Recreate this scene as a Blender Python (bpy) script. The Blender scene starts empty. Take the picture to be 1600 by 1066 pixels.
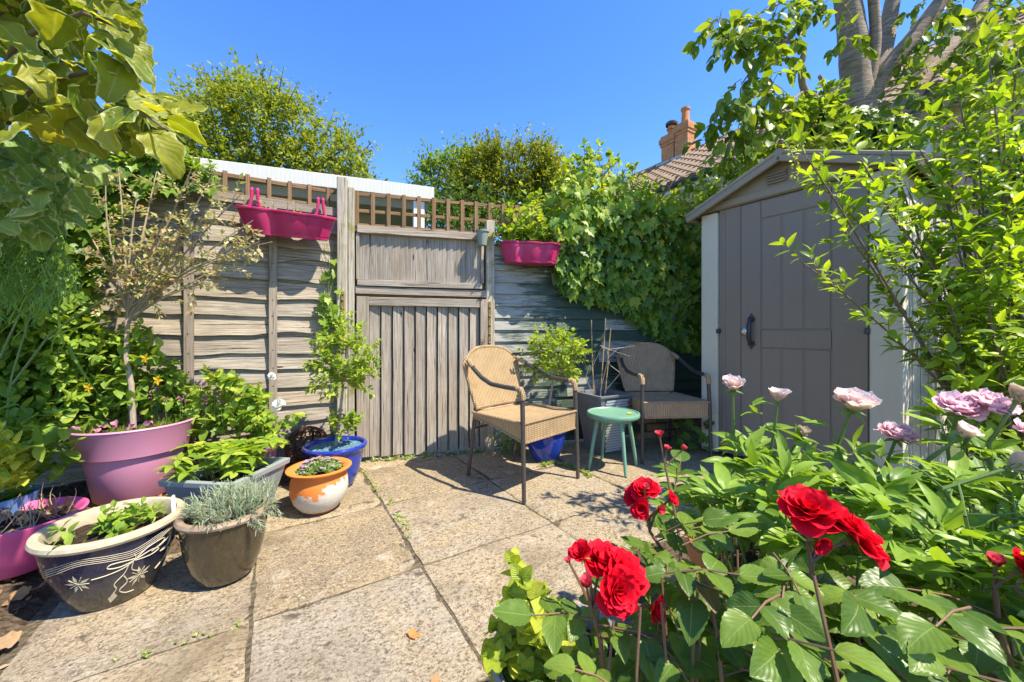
import bpy, bmesh, math, random
import numpy as np
from mathutils import Vector, Matrix, noise

# ------------------------------------------------------------------ camera, sky, sun, exposure
SC = bpy.context.scene
COL = SC.collection
F, HZ, CH = 600.0, 518.0, 1.0          # focal length and horizon in photo pixels, eye height in metres
cam = bpy.data.cameras.new('camera'); cam.lens = 36 * F / 1600; cam.sensor_width = 36
cam.shift_y = -(533 - HZ) / 1600; cam.clip_start = 0.02; cam.clip_end = 500
cam_o = bpy.data.objects.new('camera', cam); COL.objects.link(cam_o)
cam_o.location = (0, 0, CH); cam_o.rotation_euler = (math.radians(90), 0, 0)
SC.camera = cam_o
SUN_TO = Vector((0.90, -0.43, 0)).normalized(); SUN_EL = math.radians(57)
sun_dir = Vector((SUN_TO.x * math.cos(SUN_EL), SUN_TO.y * math.cos(SUN_EL), math.sin(SUN_EL)))
w = bpy.data.worlds.new('World'); SC.world = w; w.use_nodes = True
wn = w.node_tree; bg = wn.nodes['Background']
sky = wn.nodes.new('ShaderNodeTexSky'); sky.sky_type = 'NISHITA'; sky.sun_disc = False
sky.sun_elevation = SUN_EL; sky.sun_rotation = math.atan2(SUN_TO.x, SUN_TO.y)
sky.air_density = 1.0; sky.dust_density = 0.15; sky.ozone_density = 3.0; sky.altitude = 50
hs = wn.nodes.new('ShaderNodeHueSaturation'); hs.inputs['Saturation'].default_value = 1.27; hs.inputs['Value'].default_value = 1.0; hs.inputs['Hue'].default_value = 0.511
wn.links.new(sky.outputs[0], hs.inputs['Color']); wn.links.new(hs.outputs[0], bg.inputs[0])
bg.inputs[1].default_value = 0.148
sl = bpy.data.lights.new('sun', 'SUN'); sl.energy = 4.2; sl.angle = math.radians(0.55); sl.color = (1, 0.91, 0.75)
so = bpy.data.objects.new('sun', sl); COL.objects.link(so)
so.rotation_euler = (-sun_dir).to_track_quat('-Z', 'Y').to_euler(); so.location = (6, -4, 10)
SC.view_settings.view_transform = 'Standard'; SC.view_settings.look = 'None'
SC.view_settings.exposure = 1.27; SC.view_settings.gamma = 1
SC.cycles.max_bounces = 8; SC.cycles.transparent_max_bounces = 4

# ------------------------------------------------------------------ helpers
R = random.Random(11)
def U(a, b): return R.uniform(a, b)
def V(*a): return Vector(a)
def P(x, y, Y): return Vector(((x - 800) / F * Y, Y, CH - (y - HZ) / F * Y))
def G(x, y, z=0.0):
    Y = F * (CH - z) / (y - HZ); return Vector(((x - 800) / F * Y, Y, z))
def T(v): return Matrix.Translation(Vector(v))
def frame(o, x, z):
    "matrix with local x along x, local z close to z, origin o"
    x = Vector(x).normalized(); z = Vector(z); y = z.cross(x)
    if y.length < 1e-6: y = Vector((0.3, 0.5, 0.8)).cross(x)
    y.normalize(); z = x.cross(y)
    return Matrix(((x.x, y.x, z.x, o[0]), (x.y, y.y, z.y, o[1]), (x.z, y.z, z.z, o[2]), (0, 0, 0, 1)))
WM = {}
def place(o, parent, M):
    WM[o] = (WM[parent] @ M) if parent else M
    if parent: o.parent = parent
    o.matrix_basis = M
def tag(o, label, cat, group=None):
    o['label'] = label; o['category'] = cat
    if group: o['group'] = group
    return o
def thing(name, label, cat, loc=(0, 0, 0), rz=0.0, group=None):
    o = bpy.data.objects.new(name, None); COL.objects.link(o); o.empty_display_size = 0.05
    place(o, None, T(loc) @ Matrix.Rotation(rz, 4, 'Z'))
    return tag(o, label, cat, group)
def add(name, me, parent=None, M=None, world=False):
    o = bpy.data.objects.new(name, me); COL.objects.link(o)
    M = M or Matrix.Identity(4)
    if world and parent: M = WM[parent].inverted() @ M
    place(o, parent, M)
    return o
class MB:
    def __init__(s): s.v = []; s.f = []
    def put(s, vs, fs):
        k = len(s.v); s.v += [tuple(q) for q in vs]; s.f += [tuple(i + k for i in g) for g in fs]; return s
    def box(s, x0, x1, y0, y1, z0, z1, M=None):
        q = [V(x, y, z) for z in (z0, z1) for y in (y0, y1) for x in (x0, x1)]
        if M: q = [M @ a for a in q]
        return s.put(q, [(0, 2, 3, 1), (4, 5, 7, 6), (0, 1, 5, 4), (2, 6, 7, 3), (0, 4, 6, 2), (1, 3, 7, 5)])
    def tube(s, pts, r, n=8, caps=True, closed=False):
        pts = [Vector(p) for p in pts]; m = len(pts)
        rr = r if isinstance(r, (list, tuple)) else [r] * m
        vs = []; prev = None
        for i, p in enumerate(pts):
            if closed: d = pts[(i + 1) % m] - pts[i - 1]
            else: d = pts[min(i + 1, m - 1)] - pts[max(i - 1, 0)]
            if d.length < 1e-9: d = V(0, 0, 1)
            d.normalize()
            if prev is None:
                a = V(0, 0, 1) if abs(d.z) < 0.9 else V(1, 0, 0)
                e = d.cross(a).normalized()
            else:
                e = prev - d * prev.dot(d)
                e = e.normalized() if e.length > 1e-6 else d.orthogonal().normalized()
            prev = e; b = d.cross(e)
            for k in range(n):
                t = 2 * math.pi * k / n
                vs.append(p + (e * math.cos(t) + b * math.sin(t)) * rr[i])
        fs = []
        for i in range(m if closed else m - 1):
            j = (i + 1) % m
            for k in range(n):
                fs.append((i * n + k, i * n + (k + 1) % n, j * n + (k + 1) % n, j * n + k))
        if caps and not closed:
            fs.append(tuple(range(n - 1, -1, -1))); fs.append(tuple((m - 1) * n + k for k in range(n)))
        return s.put(vs, fs)
    def lathe(s, prof, n=40, c=(0, 0, 0), ring=False):
        vs = []
        for r, z in prof:
            for k in range(n):
                a = 2 * math.pi * k / n
                vs.append((c[0] + r * math.cos(a), c[1] + r * math.sin(a), c[2] + z))
        fs = []
        for i in range(len(prof) - 1):
            for k in range(n):
                fs.append((i * n + k, i * n + (k + 1) % n, (i + 1) * n + (k + 1) % n, (i + 1) * n + k))
        if ring:
            i = len(prof) - 1; fs += [(i * n + k, i * n + (k + 1) % n, (k + 1) % n, k) for k in range(n)]
        return s.put(vs, fs)
    def prism(s, pts, z0, z1, M=None):
        n = len(pts); q = [V(x, y, z) for z in (z0, z1) for x, y in pts]
        if M: q = [M @ a for a in q]
        return s.put(q, [tuple(range(n - 1, -1, -1)), tuple(range(n, 2 * n))] + [(i, (i + 1) % n, n + (i + 1) % n, n + i) for i in range(n)])
    def grid(s, fn, nu, nv, closed=False):
        vs = [fn(i / nu, j / nv) for j in range(nv + 1) for i in range(nu + (0 if closed else 1))]
        c = nu if closed else nu + 1
        fs = [(j * c + i, j * c + (i + 1) % c, (j + 1) * c + (i + 1) % c, (j + 1) * c + i) for j in range(nv) for i in range(nu)]
        return s.put(vs, fs)
    def mesh(s, name, mat, smooth=False, bevel=0, seg=1, fix=True):
        me = bpy.data.meshes.new(name); me.from_pydata(s.v, [], s.f)
        if fix or bevel:
            b = bmesh.new(); b.from_mesh(me)
            if smooth: bmesh.ops.remove_doubles(b, verts=b.verts, dist=1e-5)
            bmesh.ops.recalc_face_normals(b, faces=b.faces)
            if bevel:
                es = [e for e in b.edges if len(e.link_faces) == 2 and e.calc_face_angle(0) > 0.5]
                bmesh.ops.bevel(b, geom=es, offset=bevel, segments=seg, profile=0.6, affect='EDGES', clamp_overlap=True)
            b.to_mesh(me); b.free()
        if smooth:
            me.polygons.foreach_set('use_smooth', [True] * len(me.polygons))
            try: me.set_sharp_from_angle(angle=math.radians(42))
            except Exception: pass
        if mat: me.materials.append(mat)
        return me
    def build(s, name, mat, parent=None, smooth=False, bevel=0, seg=1, M=None, world=False):
        return add(name, s.mesh(name, mat, smooth, bevel, seg), parent, M, world)
def plank(name, p0, p1, wd, th, nrm, parent, mat, bevel=0.002):
    "board from p0 to p1, local x along its length, z its outer face"
    p0, p1 = Vector(p0), Vector(p1); L = (p1 - p0).length
    return MB().box(0, L, -wd / 2, wd / 2, -th / 2, th / 2).build(name, mat, parent, bevel=bevel, M=frame(p0, p1 - p0, nrm), world=True)
def structure(o): o['kind'] = 'structure'; return o
def stuff(o): o['kind'] = 'stuff'; return o

# ------------------------------------------------------------------ materials
class NT:
    def __init__(s, name):
        s.m = bpy.data.materials.new(name); s.m.use_nodes = True; s.t = s.m.node_tree; s.t.nodes.clear()
        s.out = s.t.nodes.new('ShaderNodeOutputMaterial')
    def n(s, typ, at=None, **ins):
        d = s.t.nodes.new('ShaderNode' + typ)
        for k, v in (at or {}).items(): setattr(d, k, v)
        for k, v in ins.items():
            key = int(k[1:]) if k[0] == 'i' and k[1:].isdigit() else k.replace('_', ' ')
            s.set(d.inputs[key], v)
        return d
    def set(s, sock, v):
        if isinstance(v, bpy.types.NodeSocket): s.t.links.new(v, sock)
        else:
            if sock.type == 'RGBA' and len(v) == 3: v = (*v, 1)
            sock.default_value = v
    def math(s, op, a, b=0.0, clamp=False): return s.n('Math', {'operation': op, 'use_clamp': clamp}, i0=a, i1=b).outputs[0]
    def mix(s, f, a, b, mode='MIX'):
        d = s.n('Mix', {'data_type': 'RGBA', 'blend_type': mode}, i0=f, i6=a, i7=b); return d.outputs[2]
    def ramp(s, f, stops):
        d = s.n('ValToRGB', i0=f); e = d.color_ramp.elements
        while len(e) < len(stops): e.new(0.5)
        for q, (p, c) in zip(e, stops):
            q.position = p; q.color = (*c, 1) if len(c) == 3 else c
        return d.outputs[0]
    def noise(s, vec=None, scale=5, det=4, rough=0.55, dist=0.0):
        d = s.n('TexNoise', Scale=scale, Detail=det, Roughness=rough, Distortion=dist)
        if vec: s.set(d.inputs['Vector'], vec)
        return d.outputs['Fac']
    def coord(s, kind='Object'): return s.n('TexCoord').outputs[kind]
    def mapping(s, vec, scale=(1, 1, 1), loc=(0, 0, 0)): return s.n('Mapping', Vector=vec, Scale=scale, Location=loc).outputs[0]
    def rnd(s): return s.n('ObjectInfo').outputs['Random']
    def shifted(s, k=17.0):
        "object coordinates moved by a random amount for each object"
        c = s.coord(); a = s.n('VectorMath', {'operation': 'SCALE'}, i0=(k, k * 0.7, k * 1.3)); s.set(a.inputs['Scale'], s.rnd())
        return s.n('VectorMath', {'operation': 'ADD'}, i0=c, i1=a.outputs[0]).outputs[0]
    def bump(s, h, st=0.3, d=0.01, nrm=None):
        b = s.n('Bump', Strength=st, Distance=d, Height=h)
        if nrm: s.set(b.inputs['Normal'], nrm)
        return b.outputs[0]
    def pbr(s, col, rough=0.6, nrm=None, metal=0.0, spec=0.5, coat=0.0):
        b = s.n('BsdfPrincipled', Base_Color=col, Roughness=rough, Metallic=metal)
        b.inputs['Specular IOR Level'].default_value = spec
        if coat: b.inputs['Coat Weight'].default_value = coat; b.inputs['Coat Roughness'].default_value = 0.08
        if nrm: s.set(b.inputs['Normal'], nrm)
        return b.outputs[0]
    def end(s, sh): s.t.links.new(sh, s.out.inputs[0]); return s.m

def m_wood(name, dark, mid, light, moss=None, knots=True, rough=0.85, contrast=0.5):
    n = NT(name); c = n.shifted()
    g = n.noise(n.mapping(c, (0.9, 30, 30)), 3.2, 6, 0.66, 0.0)
    f = n.noise(n.mapping(c, (3, 150, 150)), 2.0, 4, 0.7)
    b = n.noise(c, 2.6, 4, 0.6)
    k = n.math('ADD', n.math('MULTIPLY', g, contrast), n.math('MULTIPLY', f, 1 - contrast))
    col = n.ramp(k, [(0.34, dark), (0.48, mid), (0.62, light)])
    sp_ = n.noise(n.mapping(c, (1.3, 60, 60), (4, 7, 2)), 2.4, 3, 0.55, 0.1)
    col = n.mix(n.math('MULTIPLY', n.math('SUBTRACT', sp_, 0.60, True), 14, True), col, tuple(q * 0.45 for q in dark))
    col = n.mix(n.math('MULTIPLY', n.math('SUBTRACT', b, 0.42, True), 1.6, True), col, (mid[0] * 0.62, mid[1] * 0.6, mid[2] * 0.56))
    col = n.mix(0.8, col, n.ramp(n.rnd(), [(0, (0.80, 0.78, 0.76)), (0.5, (1, 1, 1)), (1, (1.0, 0.93, 0.85))]), 'MULTIPLY')
    if knots:
        vo = n.n('TexVoronoi', {'feature': 'F1'}, Vector=n.mapping(c, (2.6, 11, 11)), Scale=1.0).outputs['Distance']
        col = n.mix(n.math('LESS_THAN', n.math('ADD', vo, n.math('MULTIPLY', f, 0.12)), 0.13), col, (dark[0] * 0.5, dark[1] * 0.42, dark[2] * 0.35))
    if moss:
        mm = n.noise(c, 6, 5, 0.65)
        col = n.mix(n.math('MULTIPLY', n.math('SUBTRACT', mm, 0.54, True), 6, True), col, moss)
    return n.end(n.pbr(col, rough, n.bump(k, 0.75, 0.006), spec=0.25))
def m_plastic(name, col, rough=0.42, fade=0.25, dirt=(0.2, 0.17, 0.13), da=0.25):
    n = NT(name); c = n.shifted()
    a = n.noise(c, 5, 5, 0.6); b = n.noise(c, 60, 3, 0.6)
    k = n.mix(n.math('MULTIPLY', n.math('SUBTRACT', a, 0.38, True), fade * 2, True), col, tuple(min(1, q * 0.82 + 0.10) for q in col))
    k = n.mix(n.math('MULTIPLY', n.math('SUBTRACT', n.noise(c, 11, 6, 0.7), 0.56, True), 4 * da, True), k, dirt)
    return n.end(n.pbr(k, n.math('ADD', rough - 0.08, n.math('MULTIPLY', a, 0.2)), n.bump(b, 0.06, 0.002), spec=0.45))
def m_plain(name, col, rough=0.5, metal=0.0, var=0.2, bump=0.15, scale=30, spec=0.5):
    n = NT(name); c = n.shifted(); a = n.noise(c, scale, 5, 0.6); b = n.noise(c, scale * 0.15, 4, 0.6)
    k = n.mix(n.math('MULTIPLY', b, var * 1.6, True), col, tuple(q * 0.55 for q in col))
    k = n.mix(n.math('MULTIPLY', n.math('SUBTRACT', a, 0.45, True), var * 3, True), k, tuple(min(1, q * 1.3 + 0.03) for q in col))
    return n.end(n.pbr(k, rough, n.bump(a, bump, 0.003), metal, spec))
LEAF_GAIN = 1.55
def m_leaf(name, cols, rough=0.42, trans=0.38, tcol=None, vein=None, edge=None, bump=0.0, spec=0.4, vw=0.03, back=None):
    n = NT(name)
    isl = n.n('NewGeometry').outputs['Random Per Island']
    r = n.math('FRACT', n.math('ADD', n.rnd(), isl))
    cols = [tuple(min(0.8, q * LEAF_GAIN) for q in c) for c in (cols if len(cols) > 1 else cols * 2)]
    st = [(i / max(1, len(cols) - 1), c) for i, c in enumerate(cols)]
    col = n.ramp(r, st); nrm = None
    uv = n.coord('UV'); sx = n.n('SeparateXYZ', i0=uv)
    u = n.math('ABSOLUTE', n.math('SUBTRACT', sx.outputs[0], 0.5))
    off = n.n('VectorMath', {'operation': 'SCALE'}, i0=(13.0, 7.0, 5.0)); n.set(off.inputs['Scale'], r)
    uvr = n.n('VectorMath', {'operation': 'ADD'}, i0=uv, i1=off.outputs[0]).outputs[0]
    mot = n.noise(uvr, 4, 4, 0.65)
    col = n.mix(n.math('MULTIPLY', mot, 0.42), col, (0.02, 0.04, 0.005))
    if vein:
        mid = n.math('LESS_THAN', u, vw)
        sd = n.math('FRACT', n.math('MULTIPLY', n.math('SUBTRACT', sx.outputs[1], n.math('MULTIPLY', u, 0.8)), 7.0))
        sv = n.math('LESS_THAN', sd, 0.10)
        col = n.mix(n.math('MULTIPLY', n.math('MAXIMUM', mid, n.math('MULTIPLY', sv, 0.16)), 0.75), col, vein)
        if bump:
            h = n.math('ABSOLUTE', n.math('SUBTRACT', sd, 0.5))
            nrm = n.bump(n.math('SUBTRACT', n.math('MULTIPLY', n.math('SUBTRACT', 0.5, h), 1.0), n.math('MULTIPLY', mid, 0.6)), bump, 0.004)
    if vein:
        spt = n.noise(uvr, 6.5, 4, 0.6)
        col = n.mix(n.math('MULTIPLY', n.math('SUBTRACT', spt, 0.655, True), 16, True), col, (0.22, 0.17, 0.04))
    if edge:
        wv = n.math('ADD', u, n.math('MULTIPLY', n.math('SUBTRACT', n.noise(uv, 5, 3), 0.5), 0.5))
        col = n.mix(n.math('MULTIPLY', n.math('SUBTRACT', wv, edge[1]), 14, True), col, edge[0])
    t = n.mix(1.0, col, tcol or (1.9, 1.75, 0.55), 'MULTIPLY')
    if back: 
        bf = n.n('NewGeometry').outputs['Backfacing']; col = n.mix(bf, col, back)
    a = n.pbr(col, rough, nrm, spec=spec * 0.6)
    b = n.n('BsdfTranslucent', Color=t)
    x = n.n('MixShader', i0=trans); n.t.links.new(a, x.inputs[1]); n.t.links.new(b.outputs[0], x.inputs[2])
    return n.end(x.outputs[0])
def m_petal(name, c0, c1, trans=0.3, rough=0.7):
    n = NT(name); uv = n.coord('UV'); sx = n.n('SeparateXYZ', i0=uv)
    st = n.noise(n.mapping(uv, (14, 1.2, 1)), 3, 3, 0.6)
    f = n.math('ADD', n.math('MULTIPLY', n.math('POWER', sx.outputs[1], 1.6), 0.9), n.math('MULTIPLY', n.math('SUBTRACT', n.rnd(), 0.5), 0.6), True)
    col = n.mix(f, c0, c1)
    col = n.mix(n.math('MULTIPLY', n.math('SUBTRACT', st, 0.45, True), 0.5), col, tuple(q * 0.75 for q in c0))
    a = n.pbr(col, rough, n.bump(st, 0.35, 0.003), spec=0.12); b = n.n('BsdfTranslucent', Color=col)
    x = n.n('MixShader', i0=trans); n.t.links.new(a, x.inputs[1]); n.t.links.new(b.outputs[0], x.inputs[2])
    return n.end(x.outputs[0])
M = {}
M['fence'] = m_wood('weathered_fence_wood', (0.115, 0.092, 0.068), (0.32, 0.277, 0.22), (0.52, 0.47, 0.39))
M['batten'] = m_wood('batten_wood', (0.17, 0.135, 0.10), (0.30, 0.25, 0.20), (0.40, 0.345, 0.28), knots=False)
M['gate'] = m_wood('silvered_gate_wood', (0.15, 0.122, 0.095), (0.34, 0.295, 0.24), (0.52, 0.47, 0.40))
M['post'] = m_wood('mossy_post_wood', (0.19, 0.165, 0.12), (0.42, 0.375, 0.30), (0.60, 0.55, 0.45), moss=(0.26, 0.24, 0.08))
M['trellis'] = m_wood('brown_trellis_wood', (0.13, 0.075, 0.038), (0.24, 0.145, 0.075), (0.34, 0.22, 0.125), knots=False)
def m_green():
    n = NT('worn_green_paint_sunlit_left'); c = n.shifted(); w_ = n.coord()
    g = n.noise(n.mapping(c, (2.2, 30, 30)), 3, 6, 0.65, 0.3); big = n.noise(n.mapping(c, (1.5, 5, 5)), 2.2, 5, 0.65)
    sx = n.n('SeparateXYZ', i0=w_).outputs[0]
    k = n.math('ADD', n.math('ADD', n.math('MULTIPLY', g, 0.55), n.math('MULTIPLY', big, 0.6)), n.math('MULTIPLY', n.math('SUBTRACT', 0.60, sx), 0.34))  # worn patches by noise, plus sunlight painted in as paler boards towards the left
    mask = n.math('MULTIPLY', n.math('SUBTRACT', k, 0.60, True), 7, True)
    paint = n.mix(big, (0.028, 0.050, 0.032), (0.062, 0.092, 0.062)); bare_sunlit = n.mix(g, (0.17, 0.16, 0.13), (0.46, 0.46, 0.41))
    return n.end(n.pbr(n.mix(mask, paint, bare_sunlit), 0.55, n.bump(g, 0.5, 0.004), spec=0.35))
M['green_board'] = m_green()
def m_slab():
    n = NT('riven_paving_stone'); c = n.shifted(9); r = n.rnd()
    a = n.noise(c, 3.0, 6, 0.62, 0.6); b = n.noise(n.mapping(c, (1, 1.3, 1)), 62, 6, 0.80, 0.4); d = n.noise(c, 120, 4, 0.75)
    e = n.noise(n.mapping(c, (1, 1.25, 1), (3, 1, 0)), 9.0, 9, 0.74, 0.7)
    base = n.ramp(r, [(0, (0.25, 0.19, 0.115)), (0.3, (0.38, 0.295, 0.18)), (0.6, (0.30, 0.25, 0.185)), (0.8, (0.42, 0.33, 0.20)), (1, (0.34, 0.29, 0.22))])
    col = n.mix(n.math('MULTIPLY', n.math('SUBTRACT', a, 0.40, True), 2.4, True), base, (0.41, 0.30, 0.15))
    col = n.mix(n.math('MULTIPLY', n.math('SUBTRACT', b, 0.485, True), 10.0, True), col, (0.12, 0.09, 0.056))
    col = n.mix(n.math('MULTIPLY', n.math('SUBTRACT', e, 0.55, True), 6, True), col, (0.46, 0.41, 0.33))
    col = n.mix(n.math('MULTIPLY', n.math('SUBTRACT', d, 0.51, True), 6.0, True), col, (0.50, 0.44, 0.33))
    stn = n.noise(n.mapping(c, (1, 1, 1), (9, 4, 0)), 1.7, 6, 0.7, 0.5)
    col = n.mix(n.math('MULTIPLY', n.math('SUBTRACT', stn, 0.50, True), 3.2, True), col, (0.15, 0.115, 0.07))
    sp = n.noise(n.mapping(c, (1, 1, 1), (5, 2, 0)), 13, 5, 0.6)
    col = n.mix(n.math('MULTIPLY', n.math('SUBTRACT', sp, 0.61, True), 12, True), col, (0.11, 0.09, 0.065))
    h = n.math('ADD', n.math('ADD', n.math('MULTIPLY', b, 0.6), n.math('MULTIPLY', e, 1.3)), n.math('MULTIPLY', d, 0.25))
    return n.end(n.pbr(col, 0.9, n.bump(h, 0.85, 0.009), spec=0.2))
M['slab'] = m_slab()
def m_soil(name, a_, b_, c_):
    n = NT(name); c = n.coord(); a = n.noise(c, 4, 8, 0.75); b = n.noise(c, 38, 6, 0.75); v = n.n('TexVoronoi', Vector=c, Scale=42.0).outputs['Distance']
    col = n.ramp(n.math('ADD', n.math('MULTIPLY', a, 0.4), n.math('MULTIPLY', b, 0.6)), [(0.32, a_), (0.52, b_), (0.70, c_)])
    return n.end(n.pbr(col, 0.95, n.bump(n.math('ADD', b, v), 1.0, 0.03), spec=0.15))
M['soil'] = m_soil('garden_soil', (0.06, 0.042, 0.028), (0.16, 0.115, 0.075), (0.30, 0.23, 0.155))
M['potsoil'] = m_soil('potting_soil', (0.025, 0.017, 0.012), (0.075, 0.05, 0.033), (0.19, 0.13, 0.085))
M['mortar'] = m_soil('joint_grit', (0.09, 0.072, 0.045), (0.20, 0.16, 0.10), (0.32, 0.265, 0.18))
# ------------------------------------------------------------------ ground and patio
def terrain(name, fn, x0, x1, y0, y1, nx, ny, mat):
    b = MB(); b.grid(lambda u, v: (x0 + (x1 - x0) * u, y0 + (y1 - y0) * v, fn(x0 + (x1 - x0) * u, y0 + (y1 - y0) * v)), nx, ny)
    return structure(b.build(name, mat, smooth=True))
def m_turf():
    n = NT('rough_ground'); c = n.coord(); a = n.noise(c, 0.8, 6, 0.7); b = n.noise(c, 30, 4, 0.7)
    return n.end(n.pbr(n.ramp(n.math('ADD', n.math('MULTIPLY', a, 0.6), n.math('MULTIPLY', b, 0.4)), [(0.35, (0.05, 0.06, 0.02)), (0.6, (0.09, 0.12, 0.035))]), 0.95, n.bump(b, 0.6, 0.03)))
terrain('ground', lambda x, y: -0.09, -220, 220, -220, 260, 8, 8, m_turf())
PO = Vector((-0.386, 1.644)); PU = Vector((0.850, 0.527)); PV = Vector((-0.527, 0.850))
def pat(s, t, z=0.0):
    q = PO + PU * s + PV * t; return V(q.x, q.y, z)
def sof(p): d = Vector((p[0], p[1])) - PO; return d.dot(PU), d.dot(PV)
patio = structure(add('patio', MB().prism([tuple(pat(s, t).xy) for s, t in ((-1.26, -1.9), (3.4, -1.9), (3.4, 2.4), (-0.66, 2.4), (-0.66, 0.69), (-1.26, 0.69))], -0.06, -0.0075).mesh('patio', M['mortar']), None))
scols = [-1.225, -0.606, 0.0, 0.70, 1.36, 2.0, 2.62, 3.25]
trows = [-1.86, -1.24, -0.62, 0.0, 0.682, 1.30, 1.95]
def slab(s0, s1, t0, t1):
    gp = 0.0045; s0 += gp + U(0, 0.004); s1 -= gp + U(0, 0.003); t0 += gp * 0.7; t1 -= gp * 0.7
    cx, cy = (s0 + s1) / 2, (t0 + t1) / 2; W, D = s1 - s0, t1 - t0; n = 14
    b = MB(); tl = (U(-0.003, 0.003), U(-0.003, 0.003), U(-0.0015, 0.0015)); sd = U(0, 99)
    def top(i, j):
        x = (i / n - 0.5) * W; y = (j / n - 0.5) * D
        if i in (0, n): x += noise.noise(V(y * 9, sd, i)) * 0.006
        if j in (0, n): y += noise.noise(V(x * 9, j, sd)) * 0.006
        z = 0.0035 * noise.noise(V(x * 3.1 + sd, y * 4.2, 1)) + 0.0022 * noise.noise(V(x * 11, y * 13 + sd, 3)) + tl[0] * x + tl[1] * y + tl[2]
        if i in (0, n) or j in (0, n): z -= 0.006 + 0.003 * noise.noise(V(x * 20, y * 20, sd))
        return V(x, y, z)
    vs = [top(i, j) for j in range(n + 1) for i in range(n + 1)]
    fs = [(j * (n + 1) + i, j * (n + 1) + i + 1, (j + 1) * (n + 1) + i + 1, (j + 1) * (n + 1) + i) for j in range(n) for i in range(n)]
    ring = [i for i in range(n + 1)] + [j * (n + 1) + n for j in range(1, n + 1)] + [n * (n + 1) + i for i in range(n - 1, -1, -1)] + [j * (n + 1) for j in range(n - 1, 0, -1)]
    k = len(vs); vs += [V(vs[q].x, vs[q].y, -0.04) for q in ring]; m = len(ring)
    fs += [(ring[q], k + q, k + (q + 1) % m, ring[(q + 1) % m]) for q in range(m)]
    b.put(vs, fs)
    return b.build('paving_slab', M['slab'], patio, smooth=True, M=frame(pat(cx, cy, 0), V(PU.x, PU.y, 0), (0, 0, 1)))
for i in range(len(scols) - 1):
    for j in range(len(trows) - 1):
        c = pat((scols[i] + scols[i + 1]) / 2, (trows[j] + trows[j + 1]) / 2)
        if scols[i] < -0.7 and trows[j] > 0.5: continue
        if scols[i] < -0.3 and trows[j] > 1.2: continue
        if c.y < 0.55 or (c.x > 0.45 and c.y < 1.5) or c.y > 3.75 or (c.x > 1.55 and c.y < 2.3): continue
        slab(scols[i], scols[i + 1], trows[j], trows[j + 1])
FK, F0 = 0.55, 3.685                    # left fence line  Y = F0 + FK X
GK, G0 = 0.28, 3.30                     # gate line
BK, B0 = 0.31, 3.32                     # green boarded wall line
def lineP(k, y0, x, z=0.0, off=0.0):
    Y = y0 / (1 - k * (x - 800) / F); q = V((x - 800) / F * Y, Y, z); nn = V(k, -1, 0).normalized()
    return q + nn * off
def bedL(x, y):
    s, t = sof((x, y)); h = -0.085
    dl = max(-1.235 - s, (t - 0.70) if s < -0.62 else -9, (t - 1.31) if s < 0.0 else -9)
    if dl > 0: h = -0.02 + min(0.13, dl * 0.30) + 0.012 * noise.noise(V(x * 9, y * 9, 0)) + 0.01 * noise.noise(V(x * 25, y * 25, 4))
    return h
terrain('flower_bed', bedL, -4.2, -0.55, -0.2, 3.2, 110, 100, M['soil'])
def bedR(x, y):
    h = -0.085
    dl = min(x - 0.42 - 0.05 * math.sin(y * 9), 1.75 + 0.35 * (x - 0.4) - y) if x < 1.6 else min(x - 1.3, 9)
    if y > 2.1 + 0.3 * (x - 1.6) and x > 1.0: dl = -1
    if dl > 0: h = -0.01 + min(0.07, dl * 0.4) + 0.012 * noise.noise(V(x * 9, y * 9, 7))
    return h
terrain('planting_border', bedR, 0.2, 4.4, -0.6, 2.6, 90, 70, M['soil'])

# ------------------------------------------------------------------ left fence panel
fdir = V(1, FK, 0).normalized(); fn_ = V(FK, -1, 0).normalized()
fe = lineP(FK, F0, 527); fl = 2.05
fence = thing('wooden_fence', 'weathered grey overlapped waney board fence panel left of the gate', 'fence', fe - fdir * fl)
def waney(z, wd, seed, tilt):
    n = 64; b = MB(); vs = []; L = fl
    for i in range(n + 1):
        x = L * i / n
        dz = 0.017 * noise.noise(V(x * 2.2, seed, 0)) + 0.010 * noise.noise(V(x * 7, seed, 3)) + 0.034 * max(0, noise.noise(V(x * 1.9, seed * 3, 9)) - 0.2) * 2.5
        zl, zh = -wd / 2 + dz, wd / 2
        bow = 0.004 * noise.noise(V(x * 1.5, seed, 5))
        vs += [V(x, zl, 0.033 + bow + 0.004 * noise.noise(V(x * 5, seed, 1))), V(x, zl - 0.001, 0.0), V(x, zh, -0.004), V(x, zh, 0.003)]
    fs = [(i * 4 + k, i * 4 + (k + 1) % 4, (i + 1) * 4 + (k + 1) % 4, (i + 1) * 4 + k) for i in range(n) for k in range(4)]
    fs += [(0, 1, 2, 3), tuple(n * 4 + k for k in (3, 2, 1, 0))]
    b.put(vs, fs)
    o = b.build('board', M['fence'], fence, M=frame(fe - fdir * fl + V(0, 0, z) - fn_ * 0.012, fdir + V(0, 0, tilt), fn_), world=True)
z = 1.885; k = 0
while z > 0.05:
    waney(z - 0.07, 0.165, k * 1.37 + 2, U(-0.004, 0.004)); z -= 0.122 + U(-0.012, 0.012); k += 1
plank('top_rail', fe - fdir * fl + V(0, 0, 1.905) + fn_ * 0.022, fe + V(0, 0, 1.905) + fn_ * 0.022, 0.062, 0.03, fn_, fence, M['batten'])
for px in (427, 297, 150, -60):
    q = lineP(FK, F0, px, 0, 0.032)
    if px > 0: plank('batten', q + V(0, 0, 0.06), q + V(0, 0, 1.872), 0.05, 0.026, fn_, fence, M['batten'])
nb_ = MB()
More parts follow.
